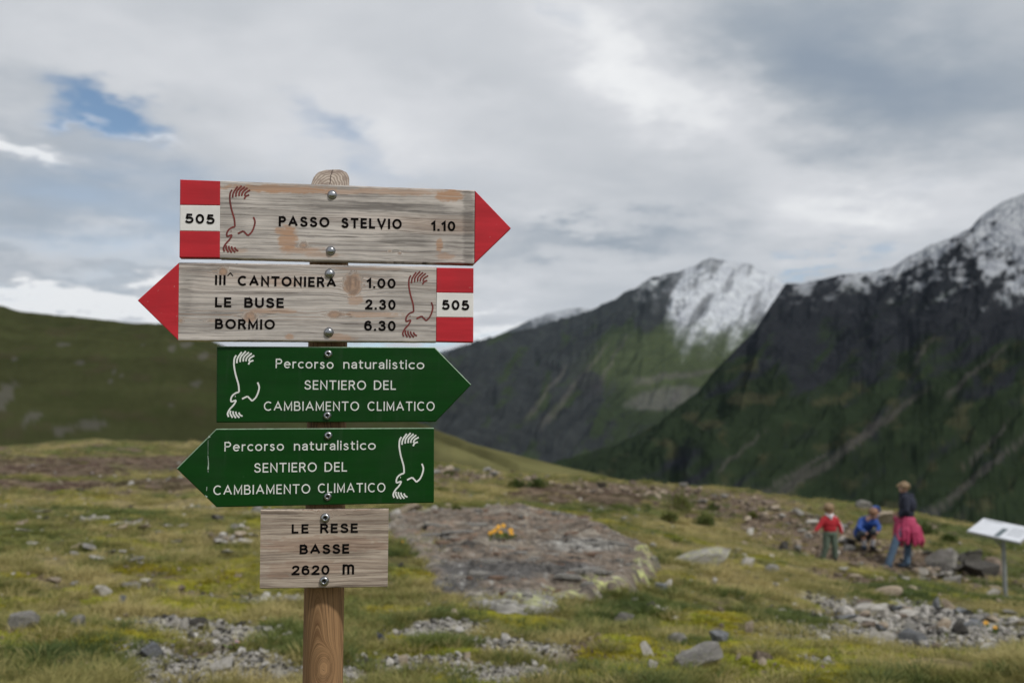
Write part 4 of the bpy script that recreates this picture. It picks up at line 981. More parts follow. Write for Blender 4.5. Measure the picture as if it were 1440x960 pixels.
rock(1355, 893, 30, 16, 'dark', 'dark faced block in the middle of the scree', 47)
rock(1292, 904, 44, 14, 'blue', 'blue grey flat slab low in the scree', 48, ratio=.6)
rock(1231, 906, 50, 14, 'pale', 'white grey flat rock at the lower left of the scree', 49, ratio=.5)
rock(878, 880, 28, 14, 'grey', 'grey block beside the dark soil patch below the bedrock', 50)
rock(1054, 889, 15, 12, 'tan', 'small pinkish stone in the grass right of the dark soil patch', 51)
rock(952, 905, 28, 9, 'grey', 'low grey rock in the turf behind the large flat-topped grey rock', 52, ratio=.6)
rock(1012, 905, 34, 12, 'blue', 'bluish flat rock in the turf behind the right end of the large flat-topped grey rock', 53, ratio=.6)
rock(395, 852, 52, 8, 'grey', 'low pale flaky rock just left of the post', 54, ratio=.5)
rock(134, 612, 40, 16, 'brown', 'dark rocky knob on the crest at the left', 55)
rock(1325, 888, 30, 14, 'tan', 'tan broken slab at the centre of the scree', 56, ratio=.6)
rock(205, 925, 44, 12, 'blue', 'blue grey broken rock poking out of the gravel at the lower left', 57, ratio=.8)
rock(312, 948, 34, 12, 'pale', 'pale low rock in the gravel at the bottom left of the post', 58)

# smaller stones, one object each, in groups by patch
shared = {k: [] for k in RM}
for k in RM:
    for s_ in range(4):
        me = rock_mesh(100 + s_ * 7 + len(k), .55, 8, 2); me.materials.append(RM[k]); me.name = 'stone'; shared[k].append(me)
CN = {'grey': 'grey', 'pale': 'pale', 'brown': 'brown', 'tan': 'tan', 'blue': 'blue grey'}
def scatter(n, ells, kinds, where, group, smin, smax, seed, flat=(.5, 1.0)):
    r_ = random.Random(seed); made = []
    for i in range(n):
        px, py, rx, ry = ells[r_.randrange(len(ells))]; a = r_.uniform(0, 6.28); q = math.sqrt(r_.random()); qx, qy = px + math.cos(a) * q * rx, py + math.sin(a) * q * ry
        p, d = G(qx, qy); spx = r_.uniform(smin, smax); s_ = spx * d / F / 2; kd = r_.choice(kinds); fl = r_.uniform(*flat)
        o = link(shared[kd][r_.randrange(4)], 'stone', loc=(p[0], p[1], p[2] + s_ * fl * .5 + .012))
        o.scale = (s_, s_ * r_.uniform(.6, 1), s_ * fl); o.rotation_euler = (r_.uniform(-.3, .3), r_.uniform(-.3, .3), r_.uniform(0, 6.28)); made.append((o, qx, qy, spx, kd, fl))
    X_ = sorted(m[1] for m in made); Y_ = sorted(m[2] for m in made); S_ = sorted(m[3] for m in made); n_ = len(made)
    def third(v, L, names): return names[0] if v < L[n_ // 3] else names[1] if v < L[2 * n_ // 3] else names[2]
    for (o, qx, qy, spx, kd, fl) in made:
        lab = third(spx, S_, ('small ', 'middling ', 'large ')) + CN[kd] + (' flat' if fl < (flat[0] + flat[1]) / 2 else ' blocky') + ' stone ' + where + ', ' + third(qy, Y_, ('far', 'middle', 'near')) + ' ' + third(qx, X_, ('left', 'centre', 'right'))
        tag(o, lab, 'stone', group)
scatter(52, [(1300, 885, 90, 20), (1390, 905, 70, 28), (1235, 870, 50, 16), (1400, 875, 60, 18)], ['grey', 'pale', 'brown', 'tan', 'blue'], 'in the scree at the right', 'stones of the scree at the right', 10, 30, 1, (.3, .7))
scatter(58, [(1235, 790, 100, 18), (1130, 748, 90, 22), (1090, 728, 60, 12), (1300, 812, 50, 8)], ['brown', 'grey', 'tan', 'pale'], 'around the three people', 'stones around the people', 8, 20, 2, (.4, .8))
scatter(34, [(265, 880, 70, 10), (330, 890, 70, 9), (225, 925, 60, 14), (330, 935, 60, 14)], ['pale', 'grey', 'pale'], 'in gravel left of the post', 'stones in the gravel left of the post', 6, 15, 3)
scatter(30, [(640, 880, 50, 8), (725, 906, 60, 9), (600, 935, 90, 12), (560, 900, 40, 20)], ['pale', 'grey', 'pale'], 'in gravel right of the post', 'stones in the gravel right of the post', 6, 14, 4)
scatter(40, [(80, 745, 80, 30), (250, 745, 110, 24), (130, 800, 120, 30), (330, 760, 40, 30)], ['grey', 'pale', 'pale', 'tan'], 'in the turf at the left', 'stones in the left meadow', 8, 24, 5, (.3, .6))
scatter(38, [(880, 690, 130, 7), (700, 668, 90, 6), (760, 668, 60, 5), (980, 702, 60, 8)], ['brown', 'grey', 'tan'], 'on the stony rise', 'stones on the stony rise', 7, 16, 6)
scatter(26, [(1000, 840, 120, 30), (1100, 860, 90, 30), (860, 730, 60, 12), (1000, 930, 120, 20)], ['grey', 'pale'], 'in grass right of the bedrock', 'stones in the grass right of the bedrock', 6, 13, 7)

# ------------------------------------------------------------------ bedrock outcrop
poly = [(536, 727), (580, 722), (640, 717), (700, 713), (732, 716), (770, 722), (800, 728), (826, 738), (850, 748), (874, 757), (884, 768), (905, 776), (924, 788), (927, 805), (922, 822), (900, 832), (862, 840), (815, 848),
        (790, 860), (745, 871), (700, 868), (660, 856), (640, 846), (612, 834), (606, 812), (590, 790), (572, 770), (545, 752)]
PW = np.array([G(*q)[0][:2] for q in poly])
def inside(x, y):
    """signed distance to the outcrop's outline, positive inside"""
    n = len(PW); dmin = np.full(x.shape, 1e9); ins = np.zeros(x.shape, bool)
    for i in range(n):
        a, b_ = PW[i], PW[(i + 1) % n]; e = b_ - a; t = np.clip(((x - a[0]) * e[0] + (y - a[1]) * e[1]) / (e @ e), 0, 1)
        dmin = np.minimum(dmin, np.hypot(x - a[0] - t * e[0], y - a[1] - t * e[1]))
        cr2 = ((a[1] > y) != (b_[1] > y)) & (x < (b_[0] - a[0]) * (y - a[1]) / (b_[1] - a[1] + 1e-12) + a[0]); ins ^= cr2
    return np.where(ins, dmin, -dmin)
def rock_h(x, y):
    s = inside(x, y) + .20 * fbm(x / .6, y / .6, 4, 201) - .05
    s = s + .10 * fbm(x / .22, y / .35, 3, 231); rise = sst(s, -.03, .08) * .06 + sst(s, .1, .8) * .08 + .10 * sst(x, .2, 1.2) * sst(s, 0, .12)
    st = 3.0 * fbm(x / 1.9, y / 1.1, 3, 203) + 1.3 * fbm(x / .42, y / .25, 4, 205) + (y - .35 * x) * .8 
    lev = np.floor(st) + sst(st - np.floor(st), .78, 1.0)
    fine_ = 5.0 * fbm(x / .6, y / .22, 4, 207) + y * 3; lf = np.floor(fine_) + sst(fine_ - np.floor(fine_), .7, 1.0)
    h = rise + (sst(s, 0, .25)) * (.085 * (lev - st) + .026 * (lf - fine_) + .012 * fbm(x / .12, y / .05, 3, 209))
    return np.where(s > -.25, h, 0) - .08 * sst(-s, .0, .25), s
xs = np.linspace(PW[:, 0].min() - .3, PW[:, 0].max() + .3, 330); ys_ = np.exp(np.linspace(math.log(PW[:, 1].min() - .4), math.log(PW[:, 1].max() + .5), 430))
X, Y = np.meshgrid(xs, ys_); X = X.ravel(); Y = Y.ravel()
# keep a steady width in view: narrower near, wider far
hh, ss_ = rock_h(X, Y); Z = ground_z(X, Y) * 1.0 + hh
keep = ss_ > -.24
F_ = gridfaces(330, 430); F_ = F_[keep[F_].all(1)]
used = np.unique(F_); remap = np.full(len(X), -1); remap[used] = np.arange(len(used)); F_ = remap[F_]
X, Y, Z, ss_ = X[used], Y[used], Z[used], ss_[used]
def back(x, y, z): # where it shows, used only to lay out stains and lichen patches by their places on the rock
    dxx = x; dyy = y; dzz = z - CAMZ; f_ = dyy * math.cos(PITCH) + dzz * math.sin(PITCH); u_ = -dyy * math.sin(PITCH) + dzz * math.cos(PITCH)
    return 720 + F * dxx / f_, 480 - F * u_ / f_
QX, QY = back(X, Y, Z)
n1 = fbm(X / .5, Y / .3, 5, 211, .6); n2 = fbm(X / .12, Y / .06, 4, 213, .6); n3 = fbm(X / .9, Y / .35, 4, 215)
C = np.tile(np.array([.175, .140, .108]), (len(X), 1))
C = lerpc(C, (.235, .145, .090), sst(n1 + .4 * n2, .08, .4) * .7)
C = lerpc(C, (.30, .265, .215), sst(n3, .0, .3) * .7)
def spot(x, y, rx, ry, k=.5): return sst(1.2 - np.sqrt(((QX - x) / rx) ** 2 + ((QY - y) / ry) ** 2) + k * n1 + .3 * n2, 0, .5)
C = lerpc(C, (.092, .092, .092), np.maximum(spot(690, 800, 85, 16), np.maximum(spot(790, 798, 50, 9), spot(640, 822, 50, 9))) * .85)
C = lerpc(C, (.31, .30, .275), np.maximum(spot(730, 850, 100, 22), spot(820, 765, 60, 10)) * .9)
C = lerpc(C, (.12, .12, .12), sst(n2, .15, .4) * .5)
C = lerpc(C, (.36, .38, .15), np.maximum.reduce([spot(850, 820, 60, 11), spot(908, 803, 20, 22), spot(800, 832, 40, 10, .8) * .8, spot(750, 843, 60, 8, .9) * .7, spot(905, 772, 12, 6)]) * sst(n2 + .6 * n1, -.02, .16))
C = lerpc(C, (.38, .37, .34), sst(n2 - .3 * n1, .28, .42) * .5)
C *= (.84 + .5 * n2)[:, None]
C = lerpc(C, (.035, .032, .030), .85 * sst(fbm(X / .9 + Y * .8, Y / .10, 4, 241, .6), .18, .32))
mr, T, b = mat('bedrock_schist'); co = T.n('ShaderNodeTexCoord').outputs['Object']; q = T.noise(T.vscale(co, 6, 16, 20), 1.0, 6, .7)
T.l(T.mix(1.0, T.attr('albedo'), T.mix(T.ss(q, .35, .65), (.6, .6, .6), (1.3, 1.3, 1.3)), 'MULTIPLY'), b.inputs['Base Color']); b.inputs['Roughness'].default_value = .85
bump(T, b, q, .8, .02)
root = empty('bedrock_outcrop', (0, 0, 0)); cx_, cy_ = PW.mean(0); root.location = (cx_, cy_, float(ground_z(np.array([cx_]), np.array([cy_]))[0]))
tag(root, 'broad low outcrop of reddish brown and grey bedrock, yellow lichen along its near right edge', 'rock outcrop')
rl = np.array(root.location[:])
me = mesh('bedrock', np.stack([X, Y, Z], 1) - rl, F_, mr); vcol(me, 'albedo', np.clip(C, .01, .9)); me.set_sharp_from_angle(angle=R(35)); link(me, 'bedrock', root)
# loose plates of schist lying on it
r_ = random.Random(5); plates = []
RM['red_brown'] = rock_mat('red_brown_schist', (.17, .11, .08), (.26, .17, .12), (.3, .3, .18), .5, .2)
pm = []
for k in range(8):
    n = 7; V = []; ang_ = sorted(r_.uniform(0, 6.28) for _ in range(n)); ang_ = [i / n * 6.28 + r_.uniform(-.3, .3) for i in range(n)]; rad = [r_.uniform(.6, 1.1) for _ in range(n)]
    for z_, s_ in ((0, 1.0), (.75, .97), (1, .88)): V += [(math.cos(a) * q * s_ * 1.0, math.sin(a) * q * s_ * .55, z_ + r_.uniform(-.1, .1) * (z_ > 0)) for a, q in zip(ang_, rad)]
    Fc = [tuple(range(2 * n, 3 * n)), tuple(range(n - 1, -1, -1))] + [(j * n + i, j * n + (i + 1) % n, (j + 1) * n + (i + 1) % n, (j + 1) * n + i) for j in (0, 1) for i in range(n)]
    for mname in ('red_brown', 'grey'):
        pm.append(mesh('slab', V, Fc, RM[mname], False))
cnt = 0
while cnt < 150:
    px = r_.uniform(560, 920); py = r_.uniform(722, 862); p, d = G(px, py)
    h_, s_ = rock_h(np.array([p[0]]), np.array([p[1]]))
    if s_[0] < .12: continue
    o = link(pm[r_.randrange(8) * 2 + (1 if r_.random() < .6 else 0)], 'slab', root)
    w_ = math.exp(r_.uniform(2.2, 4.1)) * d / F / 2
    o.location = (p[0] - rl[0], p[1] - rl[1], float(ground_z(p[0:1], p[1:2])[0]) + h_[0] - .012 - rl[2]); o.scale = (w_, w_ * r_.uniform(.7, 1.1), r_.uniform(.018, .04)); o.rotation_euler = (r_.uniform(-.1, .12), r_.uniform(-.1, .1), r_.uniform(-.35, .45)); cnt += 1
def top_z(x, y):
    h_, s_ = rock_h(np.array([x]), np.array([y])); g = float(ground_z(np.array([x]), np.array([y]))[0]); return g + max(0.0, float(h_[0])) if s_[0] > -.05 else g

# ------------------------------------------------------------------ grass, moss cushions and gravel
m_leaf = {}
def blade_mat(name, a, b2, tip):
    m_, T, b = mat(name); rn = T.n('ShaderNodeObjectInfo').outputs['Random']
    co = T.n('ShaderNodeTexCoord').outputs['Object']; gpos = T.n('ShaderNodeNewGeometry').outputs['Position']
    pn = T.noise(gpos, 1.3, 3, .6)
    c = T.mix(rn, a, b2); c = T.mix(T.ss(pn, .40, .60), c, tip)
    T.l(c, b.inputs['Base Color']); b.inputs['Roughness'].default_value = .7; b.inputs['Specular IOR Level'].default_value = .25
    tr = T.n('ShaderNodeBsdfTranslucent'); T.l(c, tr.inputs[0]); ms = T.n('ShaderNodeMixShader'); ms.inputs[0].default_value = .28
    out = [n for n in m_.node_tree.nodes if n.type == 'OUTPUT_MATERIAL'][0]
    T.l(b.outputs[0], ms.inputs[1]); T.l(tr.outputs[0], ms.inputs[2]); T.l(ms.outputs[0], out.inputs[0]); return m_
m_gg = blade_mat('green_grass', (.115, .150, .036), (.185, .210, .060), (.095, .130, .040))
m_go = blade_mat('olive_grass', (.250, .235, .072), (.33, .29, .11), (.180, .190, .050))
m_gt = blade_mat('dry_grass', (.52, .44, .20), (.38, .32, .135), (.29, .265, .095))
m_mo = blade_mat('moss_leaf', (.330, .330, .028), (.260, .300, .034), (.370, .320, .034))
m_hb = blade_mat('heather', (.150, .095, .078), (.210, .150, .120), (.13, .11, .06))
def tuft(name, seed, nb, h, spread, lean, w, mat_):
    r2 = random.Random(seed); V, Fc = [], []
    for _ in range(nb):
        a = r2.uniform(0, 6.283); q = spread * math.sqrt(r2.random()); x, y = math.cos(a) * q, math.sin(a) * q
        la = a + r2.uniform(-.9, .9); ln = lean * r2.uniform(.3, 1.2); hh_ = h * r2.uniform(.5, 1.15); wa = r2.uniform(0, 3.14); wx, wy = math.cos(wa) * w / 2, math.sin(wa) * w / 2
        p = []
        for t in (0, .55, 1.0): p.append((x + math.cos(la) * ln * h * t * t, y + math.sin(la) * ln * h * t * t, hh_ * (t - .28 * ln * t * t) - .01))
        o_ = len(V); V += [(p[0][0] - wx, p[0][1] - wy, p[0][2]), (p[0][0] + wx, p[0][1] + wy, p[0][2]), (p[1][0] - wx * .8, p[1][1] - wy * .8, p[1][2]), (p[1][0] + wx * .8, p[1][1] + wy * .8, p[1][2]), p[2]]
        Fc += [(o_, o_ + 1, o_ + 3, o_ + 2), (o_ + 2, o_ + 3, o_ + 4)]
    return bpy.data.objects.new(name, mesh(name, V, Fc, mat_, False))
def clod(name, seed, mat_, flat=.45):
    me = rock_mesh(seed, flat, 5, 1); me.materials.append(mat_); return bpy.data.objects.new(name, me)
def gn_scatter(name, label, P, rot, scl, idx, sources):
    lib = bpy.data.collections.new(name + '_sources')
    for s_ in sources: lib.objects.link(s_)
    me = bpy.data.meshes.new(name); me.vertices.add(len(P)); me.vertices.foreach_set('co', np.asarray(P, np.float32).ravel())
    a = me.attributes.new('rot', 'FLOAT_VECTOR', 'POINT'); a.data.foreach_set('vector', np.asarray(rot, np.float32).ravel())
    a = me.attributes.new('scl', 'FLOAT_VECTOR', 'POINT'); a.data.foreach_set('vector', np.asarray(scl, np.float32).ravel())
    a = me.attributes.new('idx', 'INT', 'POINT'); a.data.foreach_set('value', np.asarray(idx, np.int32))
    o = link(me, name); ng = bpy.data.node_groups.new(name, 'GeometryNodeTree')
    ng.interface.new_socket('Geometry', in_out='INPUT', socket_type='NodeSocketGeometry'); ng.interface.new_socket('Geometry', in_out='OUTPUT', socket_type='NodeSocketGeometry')
    N = ng.nodes; gi = N.new('NodeGroupInput'); go = N.new('NodeGroupOutput'); ci = N.new('GeometryNodeCollectionInfo'); ci.inputs[0].default_value = lib
    ci.inputs['Separate Children'].default_value = True; ci.inputs['Reset Children'].default_value = True
    ip = N.new('GeometryNodeInstanceOnPoints'); ip.inputs['Pick Instance'].default_value = True
    def na(n_, ty):
        x = N.new('GeometryNodeInputNamedAttribute'); x.data_type = ty; x.inputs[0].default_value = n_; return [q for q in x.outputs if q.enabled and q.name == 'Attribute'][0]
    L = ng.links; L.new(gi.outputs[0], ip.inputs['Points']); L.new(ci.outputs[0], ip.inputs['Instance'])
    e2r = N.new('FunctionNodeEulerToRotation'); L.new(na('rot', 'FLOAT_VECTOR'), e2r.inputs[0]); L.new(e2r.outputs[0], ip.inputs['Rotation'])
    L.new(na('scl', 'FLOAT_VECTOR'), ip.inputs['Scale']); L.new(na('idx', 'INT'), ip.inputs['Instance Index']); L.new(ip.outputs[0], go.inputs[0])
    md = o.modifiers.new('scatter', 'NODES'); md.node_group = ng
    return tag(o, label, kind='stuff')
rs = np.random.RandomState(3)
def polar(n, d0, d1):
    d = np.exp(rs.uniform(math.log(d0), math.log(d1), n)); a = rs.uniform(R(-32), R(32), n); return np.sin(a) * d, np.cos(a) * d, d
RX = np.array([]); 
N_ = 150000; x, y, d = polar(N_, 4.4, 40); m6 = masks(x, y); g_, di, he, mo, ta, gr_ = m6
so = inside(x, y) - .09 + .20 * fbm(x / .6, y / .6, 4, 201)
turf_on_rock = mmax([ell(620, 770, 48, 11), ell(690, 850, 72, 11), ell(560, 760, 24, 14), ell(690, 745, 30, 3), ell(790, 852, 30, 8)], x, y); so = np.where(turf_on_rock > .4, -1, so)
clump = fbm(x / .45, y / .45, 3, 221); big_ = fbm(x / 2.2, y / 2.2, 3, 223)
dens = .40 + 1.5 * clump + .4 * big_
dens = dens * (1 - .97 * g_) * (1 - .80 * di) * (1 - .65 * mo * (d < 22)) + .25 * gr_
dens = np.where(so > .02, .006 + .8 * sst(fbm(x / .5, y / .5, 3, 225), .33, .45), dens)
# worn clearings round the feet of people
ok = rs.rand(N_) < np.clip(dens, 0, 1) * .62
x, y, d, ta, gr_, mo, he, clump = (q[ok] for q in (x, y, d, ta, gr_, mo, he, clump))
z = ground_z(x, y); n = len(x)
tone_ = fbm(x / 1.4, y / 1.4, 3, 227) + .5 * fbm(x / .35, y / .35, 2, 229) + .28 * rs.normal(size=n)
kind = np.where(he > .35, 4, np.where(tone_ + .9 * ta - .6 * gr_ > .22, 2, np.where(tone_ - 1.0 * gr_ < -.38, 0, 1)))
idx = kind * 2 + rs.randint(0, 2, n)
sc_ = (.62 + .75 * rs.rand(n)) * (1 + .55 * np.clip(clump, -.5, 1)) * np.where(d > 16, 1.15, 1) * np.where(he > .35, .7, 1)
src = [tuft('a0_green_tuft', 1, 44, .080, .055, .9, .0045, m_gg), tuft('a1_green_tuft', 2, 36, .060, .070, 1.2, .005, m_gg), tuft('b0_olive_tuft', 3, 44, .075, .06, 1.1, .0045, m_go), tuft('b1_olive_tuft', 4, 36, .055, .075, 1.3, .005, m_go),
       tuft('c0_dry_tuft', 5, 40, .085, .055, 1.1, .004, m_gt), tuft('c1_dry_tuft', 6, 30, .10, .05, .8, .0035, m_gt), None, None, tuft('e0_heather', 7, 50, .07, .07, .6, .007, m_hb), tuft('e1_heather', 8, 40, .06, .08, .8, .008, m_hb)]
src[6] = tuft('d0_moss', 9, 60, .018, .06, 1.0, .007, m_mo); src[7] = tuft('d1_moss', 10, 60, .022, .06, 1.2, .008, m_mo)
gn_scatter('grass', 'short alpine grass tufts growing all over the meadow', np.stack([x, y, z], 1), np.stack([rs.normal(0, .12, n), rs.normal(0, .12, n), rs.uniform(0, 6.28, n)], 1),
           np.stack([sc_, sc_, sc_ * rs.uniform(.6, 1.1, n)], 1), idx, src)
x, y, d = polar(90000, 4.4, 22); m6 = masks(x, y); so = inside(x, y); ok = (rs.rand(len(x)) < np.clip(m6[3] * 1.1 - .1, 0, 1) * (1 - m6[0])) & (so < -.02)
x, y, d = x[ok], y[ok], d[ok]; n = len(x)
s1 = rs.uniform(.7, 1.5, n)
gn_scatter('moss', 'bright yellow green moss cushions between the grass tufts', np.stack([x, y, ground_z(x, y)], 1), np.stack([rs.normal(0, .1, n), rs.normal(0, .1, n), rs.uniform(0, 6.28, n)], 1), np.stack([s1, s1, s1], 1), rs.randint(0, 2, n),
           [tuft('m0_moss', 9, 70, .020, .06, 1.0, .007, m_mo), tuft('m1_moss', 10, 70, .024, .06, 1.2, .008, m_mo)])
x, y, d = polar(120000, 4.4, 26); m6 = masks(x, y); so = inside(x, y)
pr = np.clip(m6[0] * 1.3 - .15, 0, 1) * .8 + np.clip(m6[1] - .3, 0, 1) * .22 + .012
ok = (rs.rand(len(x)) < pr) & (so < 0); x, y, d, br = x[ok], y[ok], d[ok], m6[1][ok] > m6[0][ok]; n = len(x)
s1 = .0035 * d * np.exp(rs.normal(-.45, .55, n)) * .62 + .004
gn_scatter('gravel', 'pale gravel and small broken stones in the bare patches', np.stack([x, y, ground_z(x, y) + .2 * s1], 1), np.stack([rs.normal(0, .5, n), rs.normal(0, .5, n), rs.uniform(0, 6.28, n)], 1), np.stack([s1, s1 * rs.uniform(.6, 1, n), s1], 1),
           np.where(br, 3 + rs.randint(0, 2, n), rs.choice([0, 0, 0, 0, 1, 1, 2], n)), [clod('g0_pale', 41, rock_mat('white_gravel', (.50, .48, .45), (.72, .70, .66), (.4, .4, .3), .3, .2), .6), clod('g1_grey', 42, RM['grey'], .5), clod('g2_blue', 43, RM['dark'], .6), clod('g3_brown', 44, RM['brown'], .6), clod('g4_tan', 45, RM['tan'], .5)])
#PART4
# ------------------------------------------------------------------ small plants and flowers
def leaf_clump(name, n, rad, h, lsize, mat_, seed, parent, stem_mat=None, squash=.8):
    r2 = random.Random(seed); V, Fc = [], []
    for _ in range(n):
        a = r2.uniform(0, 6.283); e = math.acos(r2.uniform(0, 1)); q = rad * r2.uniform(.35, 1.0) * (1 + .35 * math.sin(3 * a + seed))
        c = Vector((math.cos(a) * math.sin(e) * q, math.sin(a) * math.sin(e) * q * squash, math.cos(e) * h * r2.uniform(.3, 1.05)))
        d = Vector((r2.gauss(0, 1), r2.gauss(0, 1), r2.gauss(.6, .7))).normalized(); s_ = d.cross(Vector((r2.gauss(0, 1), r2.gauss(0, 1), r2.gauss(0, 1)))).normalized()
        L = lsize * r2.uniform(.6, 1.3); w = L * .28; o_ = len(V)
        V += [tuple(c), tuple(c + d * L * .5 + s_ * w), tuple(c + d * L), tuple(c + d * L * .5 - s_ * w)]; Fc.append((o_, o_ + 1, o_ + 2, o_ + 3))
    return link(mesh(name, V, Fc, mat_, False), name, parent)
def stems(name, n, rad, h, w, mat_, seed, parent):
    r2 = random.Random(seed); V, Fc = [], []
    for _ in range(n):
        a = r2.uniform(0, 6.283); x, y = math.cos(a) * rad * .2, math.sin(a) * rad * .2; tx, ty = math.cos(a) * rad * .8, math.sin(a) * rad * .8
        o_ = len(V)
        for (px, py, pz, k) in ((x, y, -.02, 1), (x * .5 + tx * .5, y * .5 + ty * .5, h * .55, .7), (tx, ty, h * .9, .4)):
            for i in range(4): V.append((px + math.cos(i * 1.57) * w * k, py + math.sin(i * 1.57) * w * k, pz))
        for j in (0, 1):
            for i in range(4): Fc.append((o_ + j * 4 + i, o_ + j * 4 + (i + 1) % 4, o_ + j * 4 + 4 + (i + 1) % 4, o_ + j * 4 + 4 + i))
    return link(mesh(name, V, Fc, mat_, False), name, parent)
m_shr = blade_mat('shrub_leaf', (.045, .075, .016), (.085, .115, .028), (.13, .14, .035))
m_stem = simple('woody_stem', (.10, .07, .045), .9)
for k, (px, py, w, h, lab) in enumerate([(957, 716, 38, 22, 'roundest dark green low shrub on the meadow beyond the bedrock'), (942, 733, 24, 12, 'small dark green shrub just below the roundest shrub'), (757, 685, 34, 12, 'right one of two low green bushes near the crest'),
    (726, 685, 30, 10, 'left one of two low green bushes near the crest'), (1003, 715, 14, 6, 'tiny dark shrub right of the roundest shrub'), (990, 738, 30, 14, 'olive shrub on the meadow right of the small dark green shrub'),
    (1300, 752, 34, 16, 'dark green low bush beside the crest right of the adult'), (1335, 762, 26, 10, 'dark green low bush between the adult and the white panel'), (630, 668, 12, 5, 'tiny dark bush right of the lower green board'), (642, 722, 20, 8, 'low olive bush at the back edge of the bedrock'), (1058, 727, 14, 6, 'tiny green bush near the crest left of the child in red')]):
    p, d = G(px, py); e = empty('shrub', (p[0], p[1], p[2])); tag(e, lab, 'shrub'); kk = d / F
    leaf_clump('foliage', 420, w * kk / 2, h * kk, .05 + .004 * d / 10, m_shr, 30 + k, e); stems('stem', 9, w * kk / 2, h * kk * .8, .006, m_stem, k, e)
m_pet = simple('yellow_petal', (.75, .40, .01), .6, .15, 30, bumpy=0); m_cen = simple('orange_flower_centre', (.62, .24, .01), .8, .2, 60, bumpy=0); m_lil = simple('lilac_petal', (.42, .34, .55), .6, .1, 30, bumpy=0)
def bloom(name, parent, x, y, z, r, matp, tilt, seed, stem_to=(0, 0)):
    r2 = random.Random(seed); V, Fc = [(0, 0, 0)], []; n = 11; M = Matrix.Rotation(tilt, 4, 'X') @ Matrix.Rotation(r2.uniform(-.5, .5), 4, 'Y')
    for i in range(n):
        a = i / n * 6.283; o_ = len(V); q = r * r2.uniform(.85, 1.1)
        for (aa, rr, zz) in ((a - .20, .45, .05), (a - .22, .85, .10), (a, 1.0, .02), (a + .22, .85, .12), (a + .20, .45, .05)): V.append((math.cos(aa) * rr * q, math.sin(aa) * rr * q, zz * r))
        Fc.append((0, o_, o_ + 1, o_ + 2, o_ + 3, o_ + 4))
    V = [tuple(M @ Vector(v) + Vector((x, y, z))) for v in V]
    f = link(mesh(name, V, Fc, matp, False), name, parent)
    V, Fc = [], []
    for j, (rr, zz) in enumerate(((.40, .02), (.36, .16), (.18, .24))):
        for i in range(8): V.append(tuple(M @ Vector((math.cos(i * .785) * rr * r, math.sin(i * .785) * rr * r, zz * r)) + Vector((x, y, z))))
    Fc = [(j * 8 + i, j * 8 + (i + 1) % 8, j * 8 + 8 + (i + 1) % 8, j * 8 + 8 + i) for j in (0, 1) for i in range(8)] + [tuple(range(16, 24))]
    link(mesh('flower_centre', V, Fc, m_cen, False), 'flower_centre', f)
    V = [(stem_to[0] + dx_, stem_to[1] + dy_, -.03) for dx_, dy_ in ((-.002, 0), (.002, 0), (0, .002))] + [(x + dx_, y + dy_, z) for dx_, dy_ in ((-.0015, 0), (.0015, 0), (0, .0015))]
    link(mesh('stem', V, [(0, 1, 4, 3), (1, 2, 5, 4), (2, 0, 3, 5)], m_stemg, False), 'stem', parent)
m_stemg = simple('green_stem', (.06, .10, .03), .8, bumpy=0)
def flower_plant(px, py, blooms, lab, r_px, seed, leaves=90, matp=None, name='yellow_flower_plant'):
    p, d = G(px, py); kk = d / F; z0 = top_z(p[0], p[1]); e = empty(name, (p[0], p[1], z0)); tag(e, lab, 'flower')
    for i, (bx, bz) in enumerate(blooms): bloom('flower', e, bx * kk, -.01 * i % .06, bz * kk, r_px * kk, matp or m_pet, R(55), seed + i, (bx * kk * .5, 0))
    if leaves: leaf_clump('leaves', leaves, 15 * kk * max(1, len(blooms) / 5), 6 * kk, .05, m_gg, seed, e)
flower_plant(707, 775, [(-17, 7), (-9, 12), (-12, 9), (-3, 8), (1, 17), (11, 11), (12, 7), (-6, 15)], 'clump of bright yellow flowers growing in a crack of the bedrock', 3.6, 71)
flower_plant(1387, 884, [(0, 7)], 'left single yellow flower in the scree at the right', 3.6, 81, 20); flower_plant(1400, 890, [(0, 6)], 'right single yellow flower in the scree at the right', 3.6, 83, 20)
flower_plant(567, 768, [(0, 6)], 'single small yellow flower just right of the lowest wooden board', 2.4, 85, 30)
flower_plant(332, 914, [(0, 10), (1, 6)], 'tiny lilac flower in the gravel left of the post', 2.6, 87, 16, m_lil, 'lilac_flower_plant')

# ------------------------------------------------------------------ tilted information panel
pp, pd = G(1405, 839)
m_ptop = simple('panel_print_surface', (.62, .64, .68), .35, .06, 8, bumpy=.03); m_pfr = simple('panel_frame_metal', (.45, .46, .48), .4, .12, 30, metal=.6, bumpy=.05); m_pdark = simple('dark_painted_reflection', (.10, .13, .14), .4, .35, 12, bumpy=0)
m_ptxt = simple('grey_printed_text', (.36, .38, .41), .4, .2, 30, bumpy=0); m_ppost = simple('galvanised_post', (.30, .31, .31), .5, .15, 20, metal=.5, bumpy=.05)
e = empty('information_panel', (pp[0], pp[1], pp[2])); tag(e, 'tilted white information panel on a single grey metal post at the right edge', 'information panel'); ev = np.array(e.location[:])
c_bl = at(1359, 746.5, pd + .05) - ev; c_br = at(1434, 763, pd - .30) - ev; c_tl = at(1383, 728, pd + .42) - ev; c_tr = c_tl + (c_br - c_bl) * 1.0
nrm = np.cross(c_br - c_bl, c_tl - c_bl); nrm /= np.linalg.norm(nrm)
